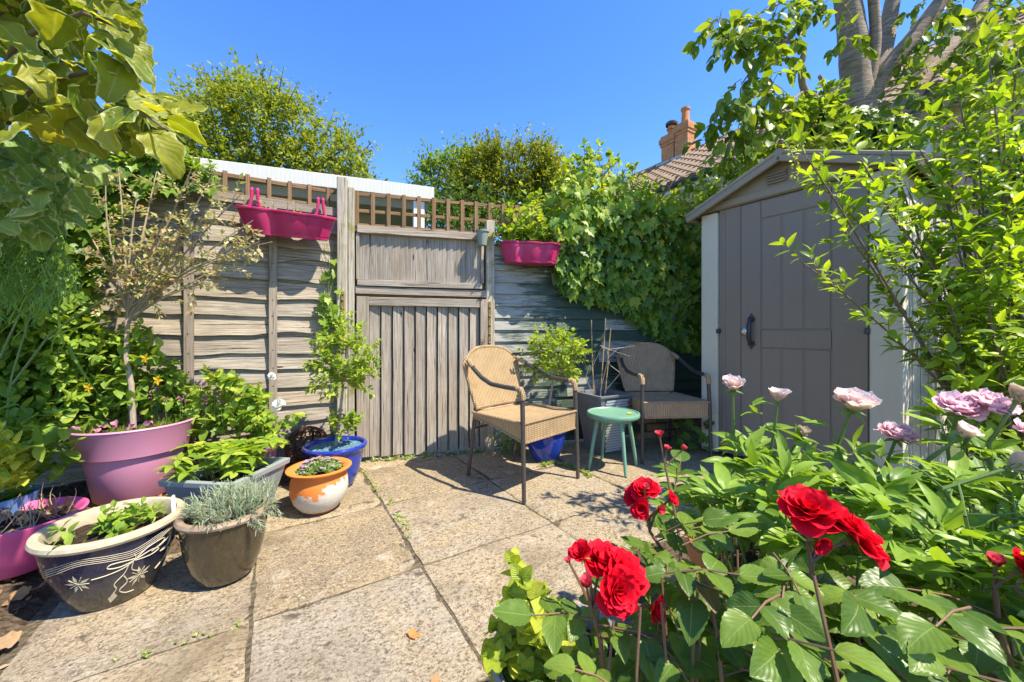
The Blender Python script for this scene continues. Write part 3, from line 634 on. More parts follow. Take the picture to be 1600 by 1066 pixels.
def chair(label, loc, rz, hi, lo, wrapc, debris=False):
    t = thing('wicker_armchair', label, 'chair', loc, rz, 'wicker garden armchairs')
    wk = m_wicker('wicker_' + str(len(bpy.data.materials)), hi, lo); wr = m_wicker('wrap_' + str(len(bpy.data.materials)), wrapc, lo)
    fx, fy, by, bx = 0.262, 0.26, -0.245, 0.215
    # seat with sloping apron
    b = MB()
    xs = [(-0.262, -0.235, 0.425), (0.262, -0.235, 0.425)]
    def seat(u, v):
        y = -0.235 + 0.50 * v; hw = 0.238 + 0.026 * v; x = (u * 2 - 1) * hw
        z = 0.448 - 0.014 * math.sin(math.pi * u) * math.sin(math.pi * min(1, v * 1.02)) + 0.008 * v
        return V(x, y, z)
    nx, ny = 14, 14
    top = [seat(i / nx, j / ny) for j in range(ny + 1) for i in range(nx + 1)]; b.grid(lambda u, v: seat(u, v), nx, ny)
    ring = [(i / nx, 0) for i in range(nx)] + [(1, j / ny) for j in range(ny)] + [(1 - i / nx, 1) for i in range(nx)] + [(0, 1 - j / ny) for j in range(ny)]
    rp = [seat(*q) for q in ring]; dn = []
    for (u, v), q in zip(ring, rp):
        dep = 0.035 + 0.080 * v ** 1.5
        dn.append(V(q.x * 0.985, q.y * 0.985, q.z - dep))
    k = len(b.v); m = len(rp); b.put(rp + dn, [(i, i + m, (i + 1) % m + m, (i + 1) % m) for i in range(m)] + [tuple(range(2 * m - 1, m - 1, -1))])
    s = b.build('seat', wk, t, smooth=True); uvbox(s)
    edge = MB().tube([q + V(0, 0, 0.001) for q in rp], 0.0085, 7, closed=True).build('seat_edge', wr, s, smooth=True); uvbox(edge)
    e2 = MB().tube([dn[i] for i, (u, v) in enumerate(ring)], 0.007, 7, closed=True).build('apron_edge', wr, s, smooth=True); uvbox(e2)
    # back: curved, arched
    def back(u, v):
        a = u * 2 - 1; arch = 0.86 + 0.025 - 0.115 * abs(a) ** 3.2
        z0 = 0.475; z = z0 + (arch - z0) * v
        hw = 0.21 + 0.052 * v ** 0.8
        y = -0.235 - 0.075 * v - 0.05 * (1 - a * a) * (0.4 + 0.6 * v) + 0.02
        return V(a * hw, y, z)
    b = MB(); n1, n2 = 18, 14
    b.grid(back, n1, n2); k = (n1 + 1) * (n2 + 1)
    b.put([back(i / n1, j / n2) + V(0, -0.018, 0) for j in range(n2 + 1) for i in range(n1 + 1)], [(j * (n1 + 1) + i, (j + 1) * (n1 + 1) + i, (j + 1) * (n1 + 1) + i + 1, j * (n1 + 1) + i + 1) for j in range(n2) for i in range(n1)])
    bk = b.build('backrest', wk, t, smooth=True); uvbox(bk)
    rim = [back(0, j / 10) for j in range(11)] + [back(i / n1, 1) for i in range(1, n1)] + [back(1, 1 - j / 10) for j in range(11)] + [back(1 - i / n1, 0) for i in range(1, n1)]
    r_ = MB().tube([q + V(0, -0.009, 0) for q in rim], 0.0135, 8, closed=True).build('back_rim', wr, bk, smooth=True); uvbox(r_)
    for sx in (-1, 1):
        MB().tube([V(sx * 0.270, fy + 0.012, 0.0), V(sx * 0.266, fy, 0.40), V(sx * 0.262, fy - 0.01, 0.635)], [0.0125, 0.0145, 0.0145], 12).build('leg', metal, t, smooth=True)
        MB().tube([V(sx * 0.222, by - 0.055, 0.0), V(sx * 0.214, by - 0.012, 0.30), V(sx * 0.208, by + 0.01, 0.49)], [0.0125, 0.0145, 0.0145], 12).build('leg', metal, t, smooth=True)
        pts = [V(sx * 0.262, fy - 0.012, 0.648), V(sx * 0.268, fy - 0.06, 0.657), V(sx * 0.276, 0.10, 0.66), V(sx * 0.282, 0.0, 0.668), V(sx * 0.281, -0.09, 0.70), V(sx * 0.268, -0.18, 0.745), V(sx * 0.245, -0.255, 0.785)]
        arm = MB().tube(pts, 0.0145, 12).build('arm', metal, t, smooth=True)
        w1 = MB().tube([V(sx * 0.263, fy - 0.004, 0.595), V(sx * 0.2622, fy - 0.008, 0.63), V(sx * 0.2625, fy - 0.02, 0.655), V(sx * 0.266, fy - 0.055, 0.659)], [0.017, 0.0185, 0.019, 0.0165], 12).build('wrapping', wr, arm, smooth=True); uvbox(w1)
        w2 = MB().tube([V(sx * 0.262, -0.20, 0.757), V(sx * 0.250, -0.24, 0.778), V(sx * 0.238, -0.275, 0.795)], [0.0165, 0.019, 0.02], 10).build('wrapping', wr, arm, smooth=True); uvbox(w2)
    MB().tube([V(-0.215, by - 0.02, 0.33), V(0.215, by - 0.02, 0.33)], 0.009, 8).build('stretcher', metal, t)
    return t
chair('honey wicker armchair in the sun in front of the gate', (0.066, 2.615, 0.002), math.atan2(-0.70, 0.71) - math.pi / 2, (0.60, 0.43, 0.235), (0.33, 0.215, 0.105), (0.52, 0.365, 0.20))
chair('brown wicker armchair in the shade beside the shed', (1.235, 3.19, 0.002), math.radians(-90 + 4) - math.pi / 2, (0.68, 0.45, 0.27), (0.42, 0.26, 0.145), (0.60, 0.39, 0.23))

# ------------------------------------------------------------------ stool
mint = m_plain('mint_green_paint', (0.16, 0.33, 0.225), 0.38, 0, 0.25, 0.1, 18)
st = thing('stool', 'small round mint green stool between the two chairs', 'stool', (0.742, 2.82, 0.002))
b = MB().lathe([(0.001, 0.366), (0.165, 0.366), (0.183, 0.372), (0.190, 0.384), (0.190, 0.400), (0.185, 0.408), (0.176, 0.409), (0.170, 0.402), (0.10, 0.4005), (0.001, 0.400)], 48)
b.build('seat', mint, st, smooth=True)
for i in range(4):
    a = math.radians(12 + 90 * i); c_, s_ = math.cos(a), math.sin(a)
    MB().tube([V(c_ * 0.19, s_ * 0.19, 0), V(c_ * 0.155, s_ * 0.155, 0.2), V(c_ * 0.12, s_ * 0.12, 0.368)], [0.0115, 0.014, 0.017], 12).build('leg', mint, st, smooth=True)
MB().lathe([(0.001, 0.345), (0.13, 0.345), (0.13, 0.366), (0.001, 0.366)], 32).build('apron', mint, st, smooth=True)

# ------------------------------------------------------------------ pots
def pot_profile(pts, th=0.014, soil=0.03):
    "outer profile bottom to rim, then the inside down to the soil"
    rr, rz_ = pts[-1]
    inner = [(rr - th * 0.4, rz_ + 0.004), (rr - th, rz_ - 0.002)]
    return pts + inner + [(max(0.02, pts[-2][0] - th * 1.2), rz_ - soil * 1.3)]
def soil_disc(par, r, z, mat=None, seed=0, sx=1.0):
    b = MB(); n = 24
    vs = [V(0, 0, z + 0.012)]; fs = []
    for k in range(1, 6):
        for i in range(n):
            a = 2 * math.pi * i / n; q = r * k / 5
            vs.append(V(q * math.cos(a), q * math.sin(a) * sx, z + 0.010 * noise.noise(V(q * math.cos(a) * 14, q * math.sin(a) * 14, seed)) + 0.01 * (1 - k / 5)))
    for i in range(n): fs.append((0, 1 + i, 1 + (i + 1) % n))
    for k in range(4):
        for i in range(n): fs.append((1 + k * n + i, 1 + (k + 1) * n + i, 1 + (k + 1) * n + (i + 1) % n, 1 + k * n + (i + 1) % n))
    b.put(vs, fs); return b.build('soil', mat or M['potsoil'], par, smooth=True)
def glaze(name, top, bot, z0, z1, rough=0.12, spk=0.3):
    n = NT(name); c = n.coord(); z = n.n('SeparateXYZ', i0=c).outputs[2]; a = n.noise(c, 9, 5, 0.65); d = n.noise(c, 130, 3, 0.7)
    f = n.math('DIVIDE', n.math('SUBTRACT', n.math('ADD', z, n.math('MULTIPLY', n.math('SUBTRACT', a, 0.5), 0.07)), z0), z1 - z0, True)
    col = n.mix(f, bot, top); col = n.mix(n.math('MULTIPLY', n.math('SUBTRACT', d, 0.60, True), spk * 6, True), col, (0.33, 0.29, 0.22))
    dirt = n.noise(c, 16, 6, 0.7); dm = n.math('MULTIPLY', n.math('SUBTRACT', dirt, 0.50, True), 2.2, True)
    return n.end(n.pbr(n.mix(n.math('MULTIPLY', dm, 0.28), col, (0.20, 0.17, 0.12)), n.math('ADD', rough, n.math('MULTIPLY', dm, 0.3)), n.bump(a, 0.05, 0.003), spec=0.55, coat=0.25))
POT = {}
# navy glazed pot with incised flowers
c = V(-1.525, 1.470, 0.004)
t = thing('navy_glazed_pot', 'navy and bronze glazed pot with cream incised flowers', 'plant pot', c); POT['navy'] = t
prof = [(0.001, 0.0), (0.112, 0.0), (0.120, 0.012), (0.150, 0.08), (0.178, 0.16), (0.192, 0.232), (0.193, 0.250), (0.202, 0.256)]
body = MB().lathe(prof + [(0.185, 0.252), (0.174, 0.235), (0.165, 0.19)], 56).build('body', glaze('navy_bronze_glaze', (0.007, 0.011, 0.038), (0.075, 0.065, 0.046), 0.03, 0.16, 0.13, 0.15), t, smooth=True)
crm = m_plain('cream_stoneware', (0.50, 0.42, 0.28), 0.55, 0, 0.5, 0.5, 30)
MB().lathe([(0.184, 0.262), (0.192, 0.254), (0.205, 0.252), (0.211, 0.262), (0.208, 0.274), (0.196, 0.280), (0.183, 0.278), (0.176, 0.262), (0.172, 0.235), (0.168, 0.205), (0.172, 0.205), (0.180, 0.25)], 56, ring=True).build('rim', crm, t, smooth=True)
soil_disc(t, 0.172, 0.225, seed=1)
def prad(z):
    for (r0, z0), (r1, z1) in zip(prof[1:-1], prof[2:]):
        if z0 <= z <= z1 + 1e-9: return r0 + (r1 - r0) * (z - z0) / max(1e-6, z1 - z0)
    return 0.19
face = math.atan2(-c.y, -c.x) + 0.10
def onpot(u, z, e=0.0012):
    a = face + u / 0.17; r = prad(z) + e; return V(r * math.cos(a), r * math.sin(a), z)
deco = MB()
def stroke(pts, r=0.0017, cl=False):
    P2 = [Vector(p) for p in pts]; out = []
    n = len(P2)
    for i in range(n - 1):
        p0_, p1_, p2_, p3_ = P2[max(i - 1, 0)], P2[i], P2[i + 1], P2[min(i + 2, n - 1)]
        for k in range(6):
            q = k / 6; out.append(0.5 * (2 * p1_ + (p2_ - p0_) * q + (2 * p0_ - 5 * p1_ + 4 * p2_ - p3_) * q * q + (3 * p1_ - p0_ - 3 * p2_ + p3_) * q ** 3))
    out.append(P2[-1]); deco.tube([onpot(p.x, p.y) for p in out], r, 5)
def bloom(u, z, s):
    for k in range(5):
        a = 0.5 + k * 2 * math.pi / 5; d = Vector((math.cos(a), math.sin(a))); e = Vector((-d.y, d.x)); o_ = Vector((u, z))
        q = [o_ + d * s * 0.15, o_ + d * s * 0.55 + e * s * 0.16, o_ + d * s * 1.1, o_ + d * s * 0.55 - e * s * 0.16]
        deco.put([onpot(p.x, p.y, 0.0016) for p in q], [(0, 1, 2, 3)])
        a2 = a + 0.62; d2 = Vector((math.cos(a2), math.sin(a2))); stroke([o_, o_ + d2 * s * 0.5, o_ + d2 * s * 0.85], 0.0011)
for k in range(4):
    dz = k * 0.0078
    stroke([(-0.20, 0.165 + dz), (-0.15, 0.185 + dz), (-0.09, 0.205 + dz * 0.9), (-0.02, 0.196 + dz * 0.9), (0.03, 0.188 + dz), (0.09, 0.205 + dz), (0.15, 0.226 + dz * 0.6), (0.21, 0.228 + dz * 0.4)], 0.0008)
bloom(-0.105, 0.135, 0.034); bloom(0.055, 0.098, 0.036)
stroke([(-0.07, 0.143), (-0.03, 0.146), (0.01, 0.155), (0.035, 0.175), (0.032, 0.192)])
stroke([(0.035, 0.175), (-0.02, 0.183), (-0.03, 0.170), (0.0, 0.163), (0.035, 0.170)])
stroke([(0.035, 0.172), (0.08, 0.182), (0.105, 0.172), (0.08, 0.163), (0.035, 0.168)])
stroke([(0.04, 0.178), (0.07, 0.200), (0.115, 0.205), (0.12, 0.19), (0.08, 0.175)])
stroke([(0.105, 0.180), (0.15, 0.195), (0.145, 0.165), (0.115, 0.155), (0.155, 0.150), (0.16, 0.115), (0.12, 0.085)])
stroke([(0.02, 0.165), (0.01, 0.13), (-0.015, 0.10), (-0.01, 0.075), (-0.025, 0.05)])
stroke([(0.03, 0.165), (0.03, 0.135), (0.055, 0.115)]); stroke([(0.01, 0.12), (0.02, 0.09), (0.0, 0.065), (0.02, 0.045), (0.05, 0.04)])
deco.put([onpot(u, z, 0.0016) for u, z in ((-0.015, 0.062), (-0.005, 0.045), (-0.028, 0.022), (-0.035, 0.045))], [(0, 1, 2, 3)])
deco.build('floral_pattern', m_plain('cream_incised_line', (0.60, 0.52, 0.36), 0.5, 0, 0.3, 0.1), body)
# brown glazed pot
c = V(-1.175, 1.575, 0.004); t = thing('brown_glazed_pot', 'olive brown glazed pot of silvery lavender foliage', 'plant pot', c); POT['brown'] = t
MB().lathe([(0.001, 0), (0.085, 0), (0.098, 0.012), (0.122, 0.07), (0.138, 0.14), (0.146, 0.21), (0.147, 0.235), (0.150, 0.25), (0.14, 0.247), (0.132, 0.22), (0.125, 0.19)], 52).build('body', glaze('olive_brown_glaze', (0.040, 0.030, 0.016), (0.075, 0.055, 0.028), 0.0, 0.25, 0.10, 0.2), t, smooth=True)
MB().lathe([(0.138, 0.256), (0.146, 0.248), (0.158, 0.249), (0.161, 0.258), (0.155, 0.268), (0.140, 0.270), (0.132, 0.264)], 52, ring=True).build('rim', m_plain('brown_stoneware_rim', (0.30, 0.21, 0.135), 0.6, 0, 0.5, 0.5, 30), t, smooth=True)
soil_disc(t, 0.130, 0.238, seed=2)
# orange and white pot
def m_orange():
    n = NT('flaking_orange_paint'); c = n.coord(); s = n.n('SeparateXYZ', i0=c); a = n.noise(c, 9, 6, 0.7); d = n.noise(c, 45, 5, 0.75)
    k = n.math('ADD', n.math('ADD', s.outputs[2], n.math('MULTIPLY', n.math('SUBTRACT', a, 0.5), 0.26)), n.math('MULTIPLY', n.math('SUBTRACT', d, 0.5), 0.10))
    k = n.math('SUBTRACT', k, n.math('MULTIPLY', s.outputs[0], 0.24))
    mk = n.math('MULTIPLY', n.math('SUBTRACT', k, 0.118), 120, True)
    rim = n.math('GREATER_THAN', s.outputs[2], 0.205); mk = n.math('MAXIMUM', mk, rim)
    wh = n.mix(d, (0.42, 0.39, 0.33), (0.66, 0.63, 0.56)); orr = n.mix(n.math('MULTIPLY', d, 0.5), (0.72, 0.20, 0.03), (0.58, 0.22, 0.06))
    foot = n.math('LESS_THAN', s.outputs[2], 0.016); col = n.mix(foot, n.mix(mk, wh, orr), (0.42, 0.16, 0.06))
    return n.end(n.pbr(col, 0.62, n.bump(n.math('ADD', d, mk), 0.25, 0.003), spec=0.3))
c = V(-1.085, 2.165, 0.004); t = thing('orange_pot', 'round orange and white flaking painted pot', 'plant pot', c); POT['orange'] = t
MB().lathe([(0.001, 0), (0.082, 0), (0.095, 0.008), (0.132, 0.055), (0.150, 0.11), (0.147, 0.165), (0.136, 0.200), (0.135, 0.214), (0.150, 0.222), (0.166, 0.227), (0.168, 0.234), (0.160, 0.238), (0.135, 0.232), (0.122, 0.222), (0.12, 0.18)], 56).build('body', m_orange(), t, smooth=True)
soil_disc(t, 0.122, 0.212, seed=3)
# blue pots
blue = glaze('cobalt_glaze', (0.012, 0.035, 0.30), (0.014, 0.05, 0.36), 0, 0.2, 0.08, 0.03)
def bluepot(c, label, k, s=1.0):
    t = thing('blue_glazed_pot', label, 'plant pot', c); POT[k] = t
    q = lambda L: [(r * s, z * s) for r, z in L]
    MB().lathe(q([(0.001, 0), (0.105, 0), (0.118, 0.012), (0.150, 0.10), (0.168, 0.19), (0.172, 0.225), (0.180, 0.235), (0.192, 0.243), (0.195, 0.256), (0.189, 0.266), (0.176, 0.266), (0.168, 0.255), (0.16, 0.2)]), 56).build('body', blue, t, smooth=True)
    return t
t = bluepot(V(-1.15, 2.50, 0.006), 'cobalt blue glazed pot below the lichen covered post', 'blue')
soil_disc(t, 0.165, 0.240, m_soil('blue_chippings', (0.05, 0.12, 0.22), (0.16, 0.33, 0.45), (0.40, 0.30, 0.20)), 4)
t = bluepot(V(0.262, 3.02, 0.006), 'cobalt blue glazed pot half hidden behind the honey chair', 'blue2', 0.92); soil_disc(t, 0.15, 0.22, seed=5)
# large mauve pot
pinkm = m_plastic('faded_mauve_plastic', (0.56, 0.225, 0.33), 0.5, 0.6, (0.40, 0.24, 0.20), 0.6)
c = V(-2.055, 2.10, 0.115); t = thing('mauve_pot', 'large faded mauve plastic pot with wide rim band', 'plant pot', c); POT['mauve'] = t
MB().lathe([(0.001, 0), (0.155, 0), (0.165, 0.01), (0.198, 0.20), (0.205, 0.236), (0.222, 0.244), (0.250, 0.375), (0.256, 0.385), (0.250, 0.392), (0.238, 0.388), (0.232, 0.36), (0.222, 0.30)], 60).build('body', pinkm, t, smooth=True)
soil_disc(t, 0.235, 0.345, seed=6)
# magenta bowl at the left edge, pink pot behind trough
mag = m_plastic('magenta_plastic', (0.60, 0.085, 0.23), 0.42, 0.35)
c = V(-1.985, 1.545, 0.055); t = thing('magenta_bowl', 'magenta plastic bowl of dry stems at the left edge', 'plant pot', c); POT['bowl'] = t
MB().lathe([(0.001, 0), (0.10, 0), (0.115, 0.01), (0.155, 0.10), (0.160, 0.115), (0.178, 0.165), (0.190, 0.19), (0.192, 0.199), (0.182, 0.202), (0.170, 0.192), (0.155, 0.15)], 52).build('body', mag, t, smooth=True)
soil_disc(t, 0.168, 0.165, seed=7)
c = V(-1.60, 2.33, 0.07); t = thing('pink_pot', 'pink plastic pot half hidden behind the grey trough', 'plant pot', c); POT['pink'] = t
MB().lathe([(0.001, 0), (0.11, 0), (0.15, 0.2), (0.162, 0.215), (0.172, 0.262), (0.166, 0.268), (0.155, 0.26), (0.145, 0.2)], 44).build('body', m_plastic('pink_plastic', (0.52, 0.15, 0.34), 0.45, 0.4), t, smooth=True)
soil_disc(t, 0.15, 0.225, seed=8)
c = V(-2.22, 1.66, 0.05); t = thing('blue_grey_pot', 'pale blue ceramic pot cut off by the left edge', 'plant pot', c)
MB().lathe([(0.001, 0), (0.08, 0), (0.11, 0.2), (0.12, 0.24), (0.11, 0.24), (0.10, 0.2)], 36).build('body', glaze('pale_blue_glaze', (0.14, 0.26, 0.50), (0.14, 0.26, 0.50), 0, 0.2), t, smooth=True)
soil_disc(t, 0.10, 0.21, seed=9)
# square tapering blue grey trough
def frustum(hw0, hw1, h, th, lip):
    b = MB()
    def rg(hw, z): return [V(-hw, -hw, z), V(hw, -hw, z), V(hw, hw, z), V(-hw, hw, z)]
    L = [rg(hw0, 0), rg(hw1, h - lip), rg(hw1 + 0.012, h - lip + 0.002), rg(hw1 + 0.015, h), rg(hw1 - th, h), rg(hw1 - th - 0.015, h - 0.09)]
    b.v = [tuple(q) for r in L for q in r]; b.f = [(3, 2, 1, 0)] + [(i * 4 + k, i * 4 + (k + 1) % 4, (i + 1) * 4 + (k + 1) % 4, (i + 1) * 4 + k) for i in range(len(L) - 1) for k in range(4)]
    return b
tm = m_plastic('blue_grey_resin', (0.25, 0.275, 0.275), 0.4, 0.4, (0.36, 0.33, 0.27), 0.5)
t = thing('square_planter', 'blue grey square tapered planter among the left pots', 'planter', (-1.445, 1.965, 0.01), math.radians(-7)); POT['trough'] = t
frustum(0.118, 0.178, 0.29, 0.014, 0.03).build('body', tm, t, bevel=0.004, seg=2)
MB().box(-0.158, 0.158, -0.158, 0.158, 0.21, 0.235).build('soil', M['potsoil'], t)
# tall grey planter with woven insert
t = thing('tall_planter', 'tall dark grey tapered planter with woven light insert', 'planter', (0.765, 3.225, 0.004), math.radians(28)); POT['tall'] = t
frustum(0.105, 0.165, 0.485, 0.016, 0.02).build('body', m_plastic('charcoal_resin', (0.15, 0.155, 0.17), 0.5, 0.3), t, bevel=0.004, seg=2)
MB().box(-0.14, 0.14, -0.14, 0.14, 0.40, 0.42).build('soil', M['potsoil'], t)
wm = m_plain('pale_grey_weave', (0.42, 0.44, 0.47), 0.5, 0, 0.2, 0.1); ins = MB()
for r in range(20):
    z = 0.03 + r * 0.0215; hw = 0.105 + 0.06 * z / 0.485
    for k in range(10):
        x = (-0.72 + 1.44 * (k + (0.5 if r % 2 else 0)) / 10.0) * hw
        y0 = -hw - 0.004
        ins.put([V(x, y0, z - 0.009), V(x + hw * 0.128, y0 - 0.006, z - 0.006), V(x + hw * 0.128, y0 - 0.006, z + 0.007), V(x, y0, z + 0.010)], [(0, 1, 2, 3)])
stuff(ins.build('woven_insert', wm, t))
MB().put([V(-0.083, -0.1075, 0.01), V(0.083, -0.1075, 0.01), V(0.125, -0.1655, 0.46), V(-0.125, -0.1655, 0.46)], [(0, 1, 2, 3)]).build('insert_back', m_plain('dark_weave', (0.06, 0.065, 0.075), 0.6), t)
cane = m_wood('bamboo_cane', (0.26, 0.17, 0.08), (0.40, 0.28, 0.14), (0.52, 0.39, 0.22), knots=False)
for (xa, ya, xb, yb) in ((928, 612, 924, 500), (937, 618, 946, 497), (944, 612, 954, 513)):
    a, b_ = P(xa, ya, 3.22), P(xb, yb, 3.24); a.z = 0.35
    pts = [a.lerp(b_, i / 6) + V(U(-.002, .002), U(-.002, .002), 0) for i in range(7)]
    MB().tube(pts, [0.0055, 0.005, 0.0055, 0.005, 0.0055, 0.005, 0.004], 7).build('cane', cane, t, smooth=True, M=Matrix.Identity(4), world=True)
twm = m_plain('grey_dead_twig', (0.32, 0.27, 0.21), 0.9)
for pl_ in ([(930, 615), (925, 575), (940, 543), (985, 557)], [(938, 612), (950, 560), (965, 545), (995, 540)], [(945, 612), (962, 592), (976, 575)], [(938, 540), (952, 546), (975, 543)], [(948, 548), (952, 570), (968, 582)], [(925, 612), (915, 590), (921, 570)]):
    MB().tube([P(x, y, 3.2 - 0.02 * i) for i, (x, y) in enumerate(pl_)], [0.004, 0.0035, 0.003, 0.002][:len(pl_)], 5).build('dead_twig', twm, t, smooth=True, world=True)

# ------------------------------------------------------------------ hanging trough planters
def trough(name, label, M0, L, hooks, mat, plain=False):
    t = thing(name, label, 'planter'); WM[t] = M0; t.matrix_basis = M0
    n = 90
    def ring(sc, z, grow=0.0):
        out = []
        for i in range(n):
            a = 2 * math.pi * i / n; cx = math.copysign(abs(math.cos(a)) ** 0.55, math.cos(a)); sy = math.copysign(abs(math.sin(a)) ** 0.8, math.sin(a))
            x = cx * L / 2 * sc; lob = 0.78 + 0.5 * abs(math.cos(x / (L * sc) * 3 * math.pi))
            y = sy * 0.082 * sc * lob
            out.append(V(x + math.copysign(grow, cx) * min(1, abs(cx) * 2), y + math.copysign(grow, sy) * min(1, abs(sy) * 2), z))
        return out
    rs = [ring(0.80, 0.0), ring(0.83, 0.006), ring(0.83, 0.022), ring(0.845, 0.024), ring(0.97, 0.150), ring(0.97, 0.152, 0.009), ring(0.98, 0.158, 0.012), ring(0.98, 0.168, 0.011), ring(0.97, 0.171, 0.004), ring(0.95, 0.166), ring(0.92, 0.12)]
    b = MB(); b.put([q for r in rs for q in r], [(i * n + k, i * n + (k + 1) % n, (i + 1) * n + (k + 1) % n, (i + 1) * n + k) for i in range(len(rs) - 1) for k in range(n)] + [tuple(range(n - 1, -1, -1))])
    b.build('body', mat, t, smooth=True)
    MB().put(ring(0.92, 0.125), [tuple(range(n))]).build('soil', M['potsoil'], t)
    for hx_ in hooks:
        hk = MB()
        for dx in (-0.016, 0.016):
            hk.tube([V(hx_ + dx * 2.6, 0.075, 0.155), V(hx_ + dx * 1.6, 0.085, 0.19), V(hx_ + dx, 0.088, 0.25), V(hx_ + dx, 0.094, 0.285), V(hx_ + dx, 0.115, 0.297), V(hx_ + dx, 0.135, 0.285), V(hx_ + dx, 0.14, 0.25)], [0.012, 0.011, 0.010, 0.010, 0.010, 0.010, 0.009], 8)
        hk.build('hook', mat, t, smooth=True)
    return t
hang = m_plastic('hot_pink_plastic', (0.46, 0.018, 0.115), 0.38, 0.35, (0.40, 0.16, 0.16), 0.3)
q = lineP(FK, F0, 452, 1.655, 0.145)
trough('hanging_planter', 'three lobed hot pink hanging planter with two hooks on fence', frame(q, fdir, V(0, 0, 1) + fn_ * 0.22), 0.60, (-0.20, 0.20), hang)
POT['hang1'] = q
q2 = lineP(GK, G0, 822, 1.565, 0.115)
trough('hanging_planter', 'hot pink hanging planter under the ivy right of the gate', frame(q2, V(1, 0.06, -0.035).normalized(), V(0.03, 0, 1)), 0.52, (0.12,), hang)
POT['hang2'] = q2
t = thing('small_hanging_pot', 'small grey green pot hanging at the right end of the trellis', 'plant pot', GP(750, 1.70, 0.10))
MB().lathe([(0.001, 0), (0.034, 0), (0.05, 0.105), (0.056, 0.107), (0.057, 0.122), (0.05, 0.122), (0.045, 0.09), (0.001, 0.09)], 28).build('body', m_plastic('grey_green_plastic', (0.22, 0.26, 0.22), 0.5, 0.3), t, smooth=True)
# rusty scroll ornament
t = thing('scroll_ornament', 'rusty iron scrollwork ball beside the blue pot', 'ornament', G(478, 730, 0.05) + V(0, 0.02, 0)); rust = m_plain('rust', (0.15, 0.065, 0.035), 0.85, 0.2, 0.6, 0.6, 40)
for k in range(7):
    a = k * math.pi / 7; c_ = V(math.cos(a), math.sin(a), 0)
    MB().tube([c_ * (0.135 * math.cos(w_)) + V(0, 0, 0.14 + 0.135 * math.sin(w_)) for w_ in [i * 2 * math.pi / 28 for i in range(28)]], 0.0055, 6, closed=True).build('hoop', rust, t, smooth=True)
    for up_ in (0.20, 0.08):
        sp = []
        for i in range(26):
            w_ = i / 25 * 3.4 * math.pi; r_ = 0.042 * (1 - i / 30); aa = a + 0.22 + r_ * math.cos(w_) / 0.12; zz = up_ + r_ * math.sin(w_); R_ = math.sqrt(max(0.002, 0.137 ** 2 - (zz - 0.14) ** 2))
            sp.append(V(math.cos(aa) * R_, math.sin(aa) * R_, zz))
        MB().tube(sp, 0.0055, 5).build('scroll', rust, t, smooth=True)
# grey pot and terracotta pot in the border
t = thing('grey_pot', 'grey stone pot under the lime green plant', 'plant pot', (0.115, 0.865, 0.0)); POT['grey'] = t
MB().lathe([(0.001, 0), (0.11, 0), (0.145, 0.22), (0.155, 0.235), (0.165, 0.275), (0.158, 0.283), (0.145, 0.275), (0.135, 0.22)], 44).build('body', m_plain('grey_stone_pot', (0.24, 0.24, 0.225), 0.8, 0, 0.4, 0.4), t, smooth=True); soil_disc(t, 0.14, 0.24, seed=12)
t = thing('terracotta_pot', 'orange terracotta pot hidden among the peony leaves', 'plant pot', (0.74, 1.27, 0.02))
MB().lathe([(0.001, 0), (0.10, 0), (0.135, 0.22), (0.15, 0.225), (0.155, 0.275), (0.145, 0.278), (0.13, 0.22)], 40).build('body', terra, t, smooth=True); soil_disc(t, 0.135, 0.235, seed=13)
# ------------------------------------------------------------------ leaf and petal shapes
def grid_leaf(wf, rows, cols, fold=0.12, curl=-0.12, ruff=0.0, seed=0, serr=0.0, cup=0.0):
    "unit leaf along +y, width along x, upper side +z"
    vs, uv, fs = [], [], []
    for j in range(rows + 1):
        t = j / rows; wd = max(0.004, wf(t))
        for i in range(cols + 1):
            s = i / cols * 2 - 1
            e = 1 + (serr * (1 if j % 2 else -1) if abs(s) > 0.99 else 0)
            x = s * wd * e
            z = fold * abs(s) * wd * 2 + curl * t * t + cup * s * s * wd + ruff * noise.noise(V(s * 2.2 + seed, t * 4, seed)) * (abs(s) * 0.8 + 0.2)
            vs.append((x, t + 0.06 * curl * t, z)); uv.append((s * 0.5 + 0.5, t))
    for j in range(rows):
        for i in range(cols):
            a = j * (cols + 1) + i; b = a + cols + 1
            fs += [(a, a + 1, b + 1), (a, b + 1, b)]
    return np.array(vs, np.float32), np.array(fs, np.int32), np.array(uv, np.float32)
def ivy_leaf(seed, lob=1.0):
    r = random.Random(seed)
    out = [(0, 0.02), (0.20, -0.12), (0.40, -0.02), (0.50, 0.22), (0.30, 0.36), (0.40, 0.60), (0.18, 0.64), (0.0, 1.0)]
    pts = [(x * lob * r.uniform(0.9, 1.1), y * r.uniform(0.95, 1.05)) for x, y in out]
    pts = pts + [(-x * r.uniform(0.9, 1.1), y) for x, y in reversed(pts[1:-1])]
    cup = r.uniform(0.05, 0.22); dr = r.uniform(-0.28, -0.05)
    vs = [(0, 0.34, 0.0)] + [(x, y, cup * abs(x) + dr * max(0, y - 0.3) ** 1.5 + r.uniform(-0.02, 0.02)) for x, y in pts]
    n = len(pts); fs = [(0, 1 + (i + 1) % n, 1 + i) for i in range(n)]
    fs = [(a, c, b) for a, b, c in fs]; fs = [(a, c, b) for a, b, c in fs]
    uv = [(0.5, 0.34)] + [(0.5 + (0.5 if x > 0.01 else -0.5 if x < -0.01 else 0), y) for x, y in pts]
    return np.array(vs, np.float32), np.array([(a, c, b) for a, b, c in fs], np.int32), np.array(uv, np.float32)
def ell(t, w_=0.3, p=1.0, q=1.0): return w_ * (max(0.0, math.sin(math.pi * t ** p)) ** q)
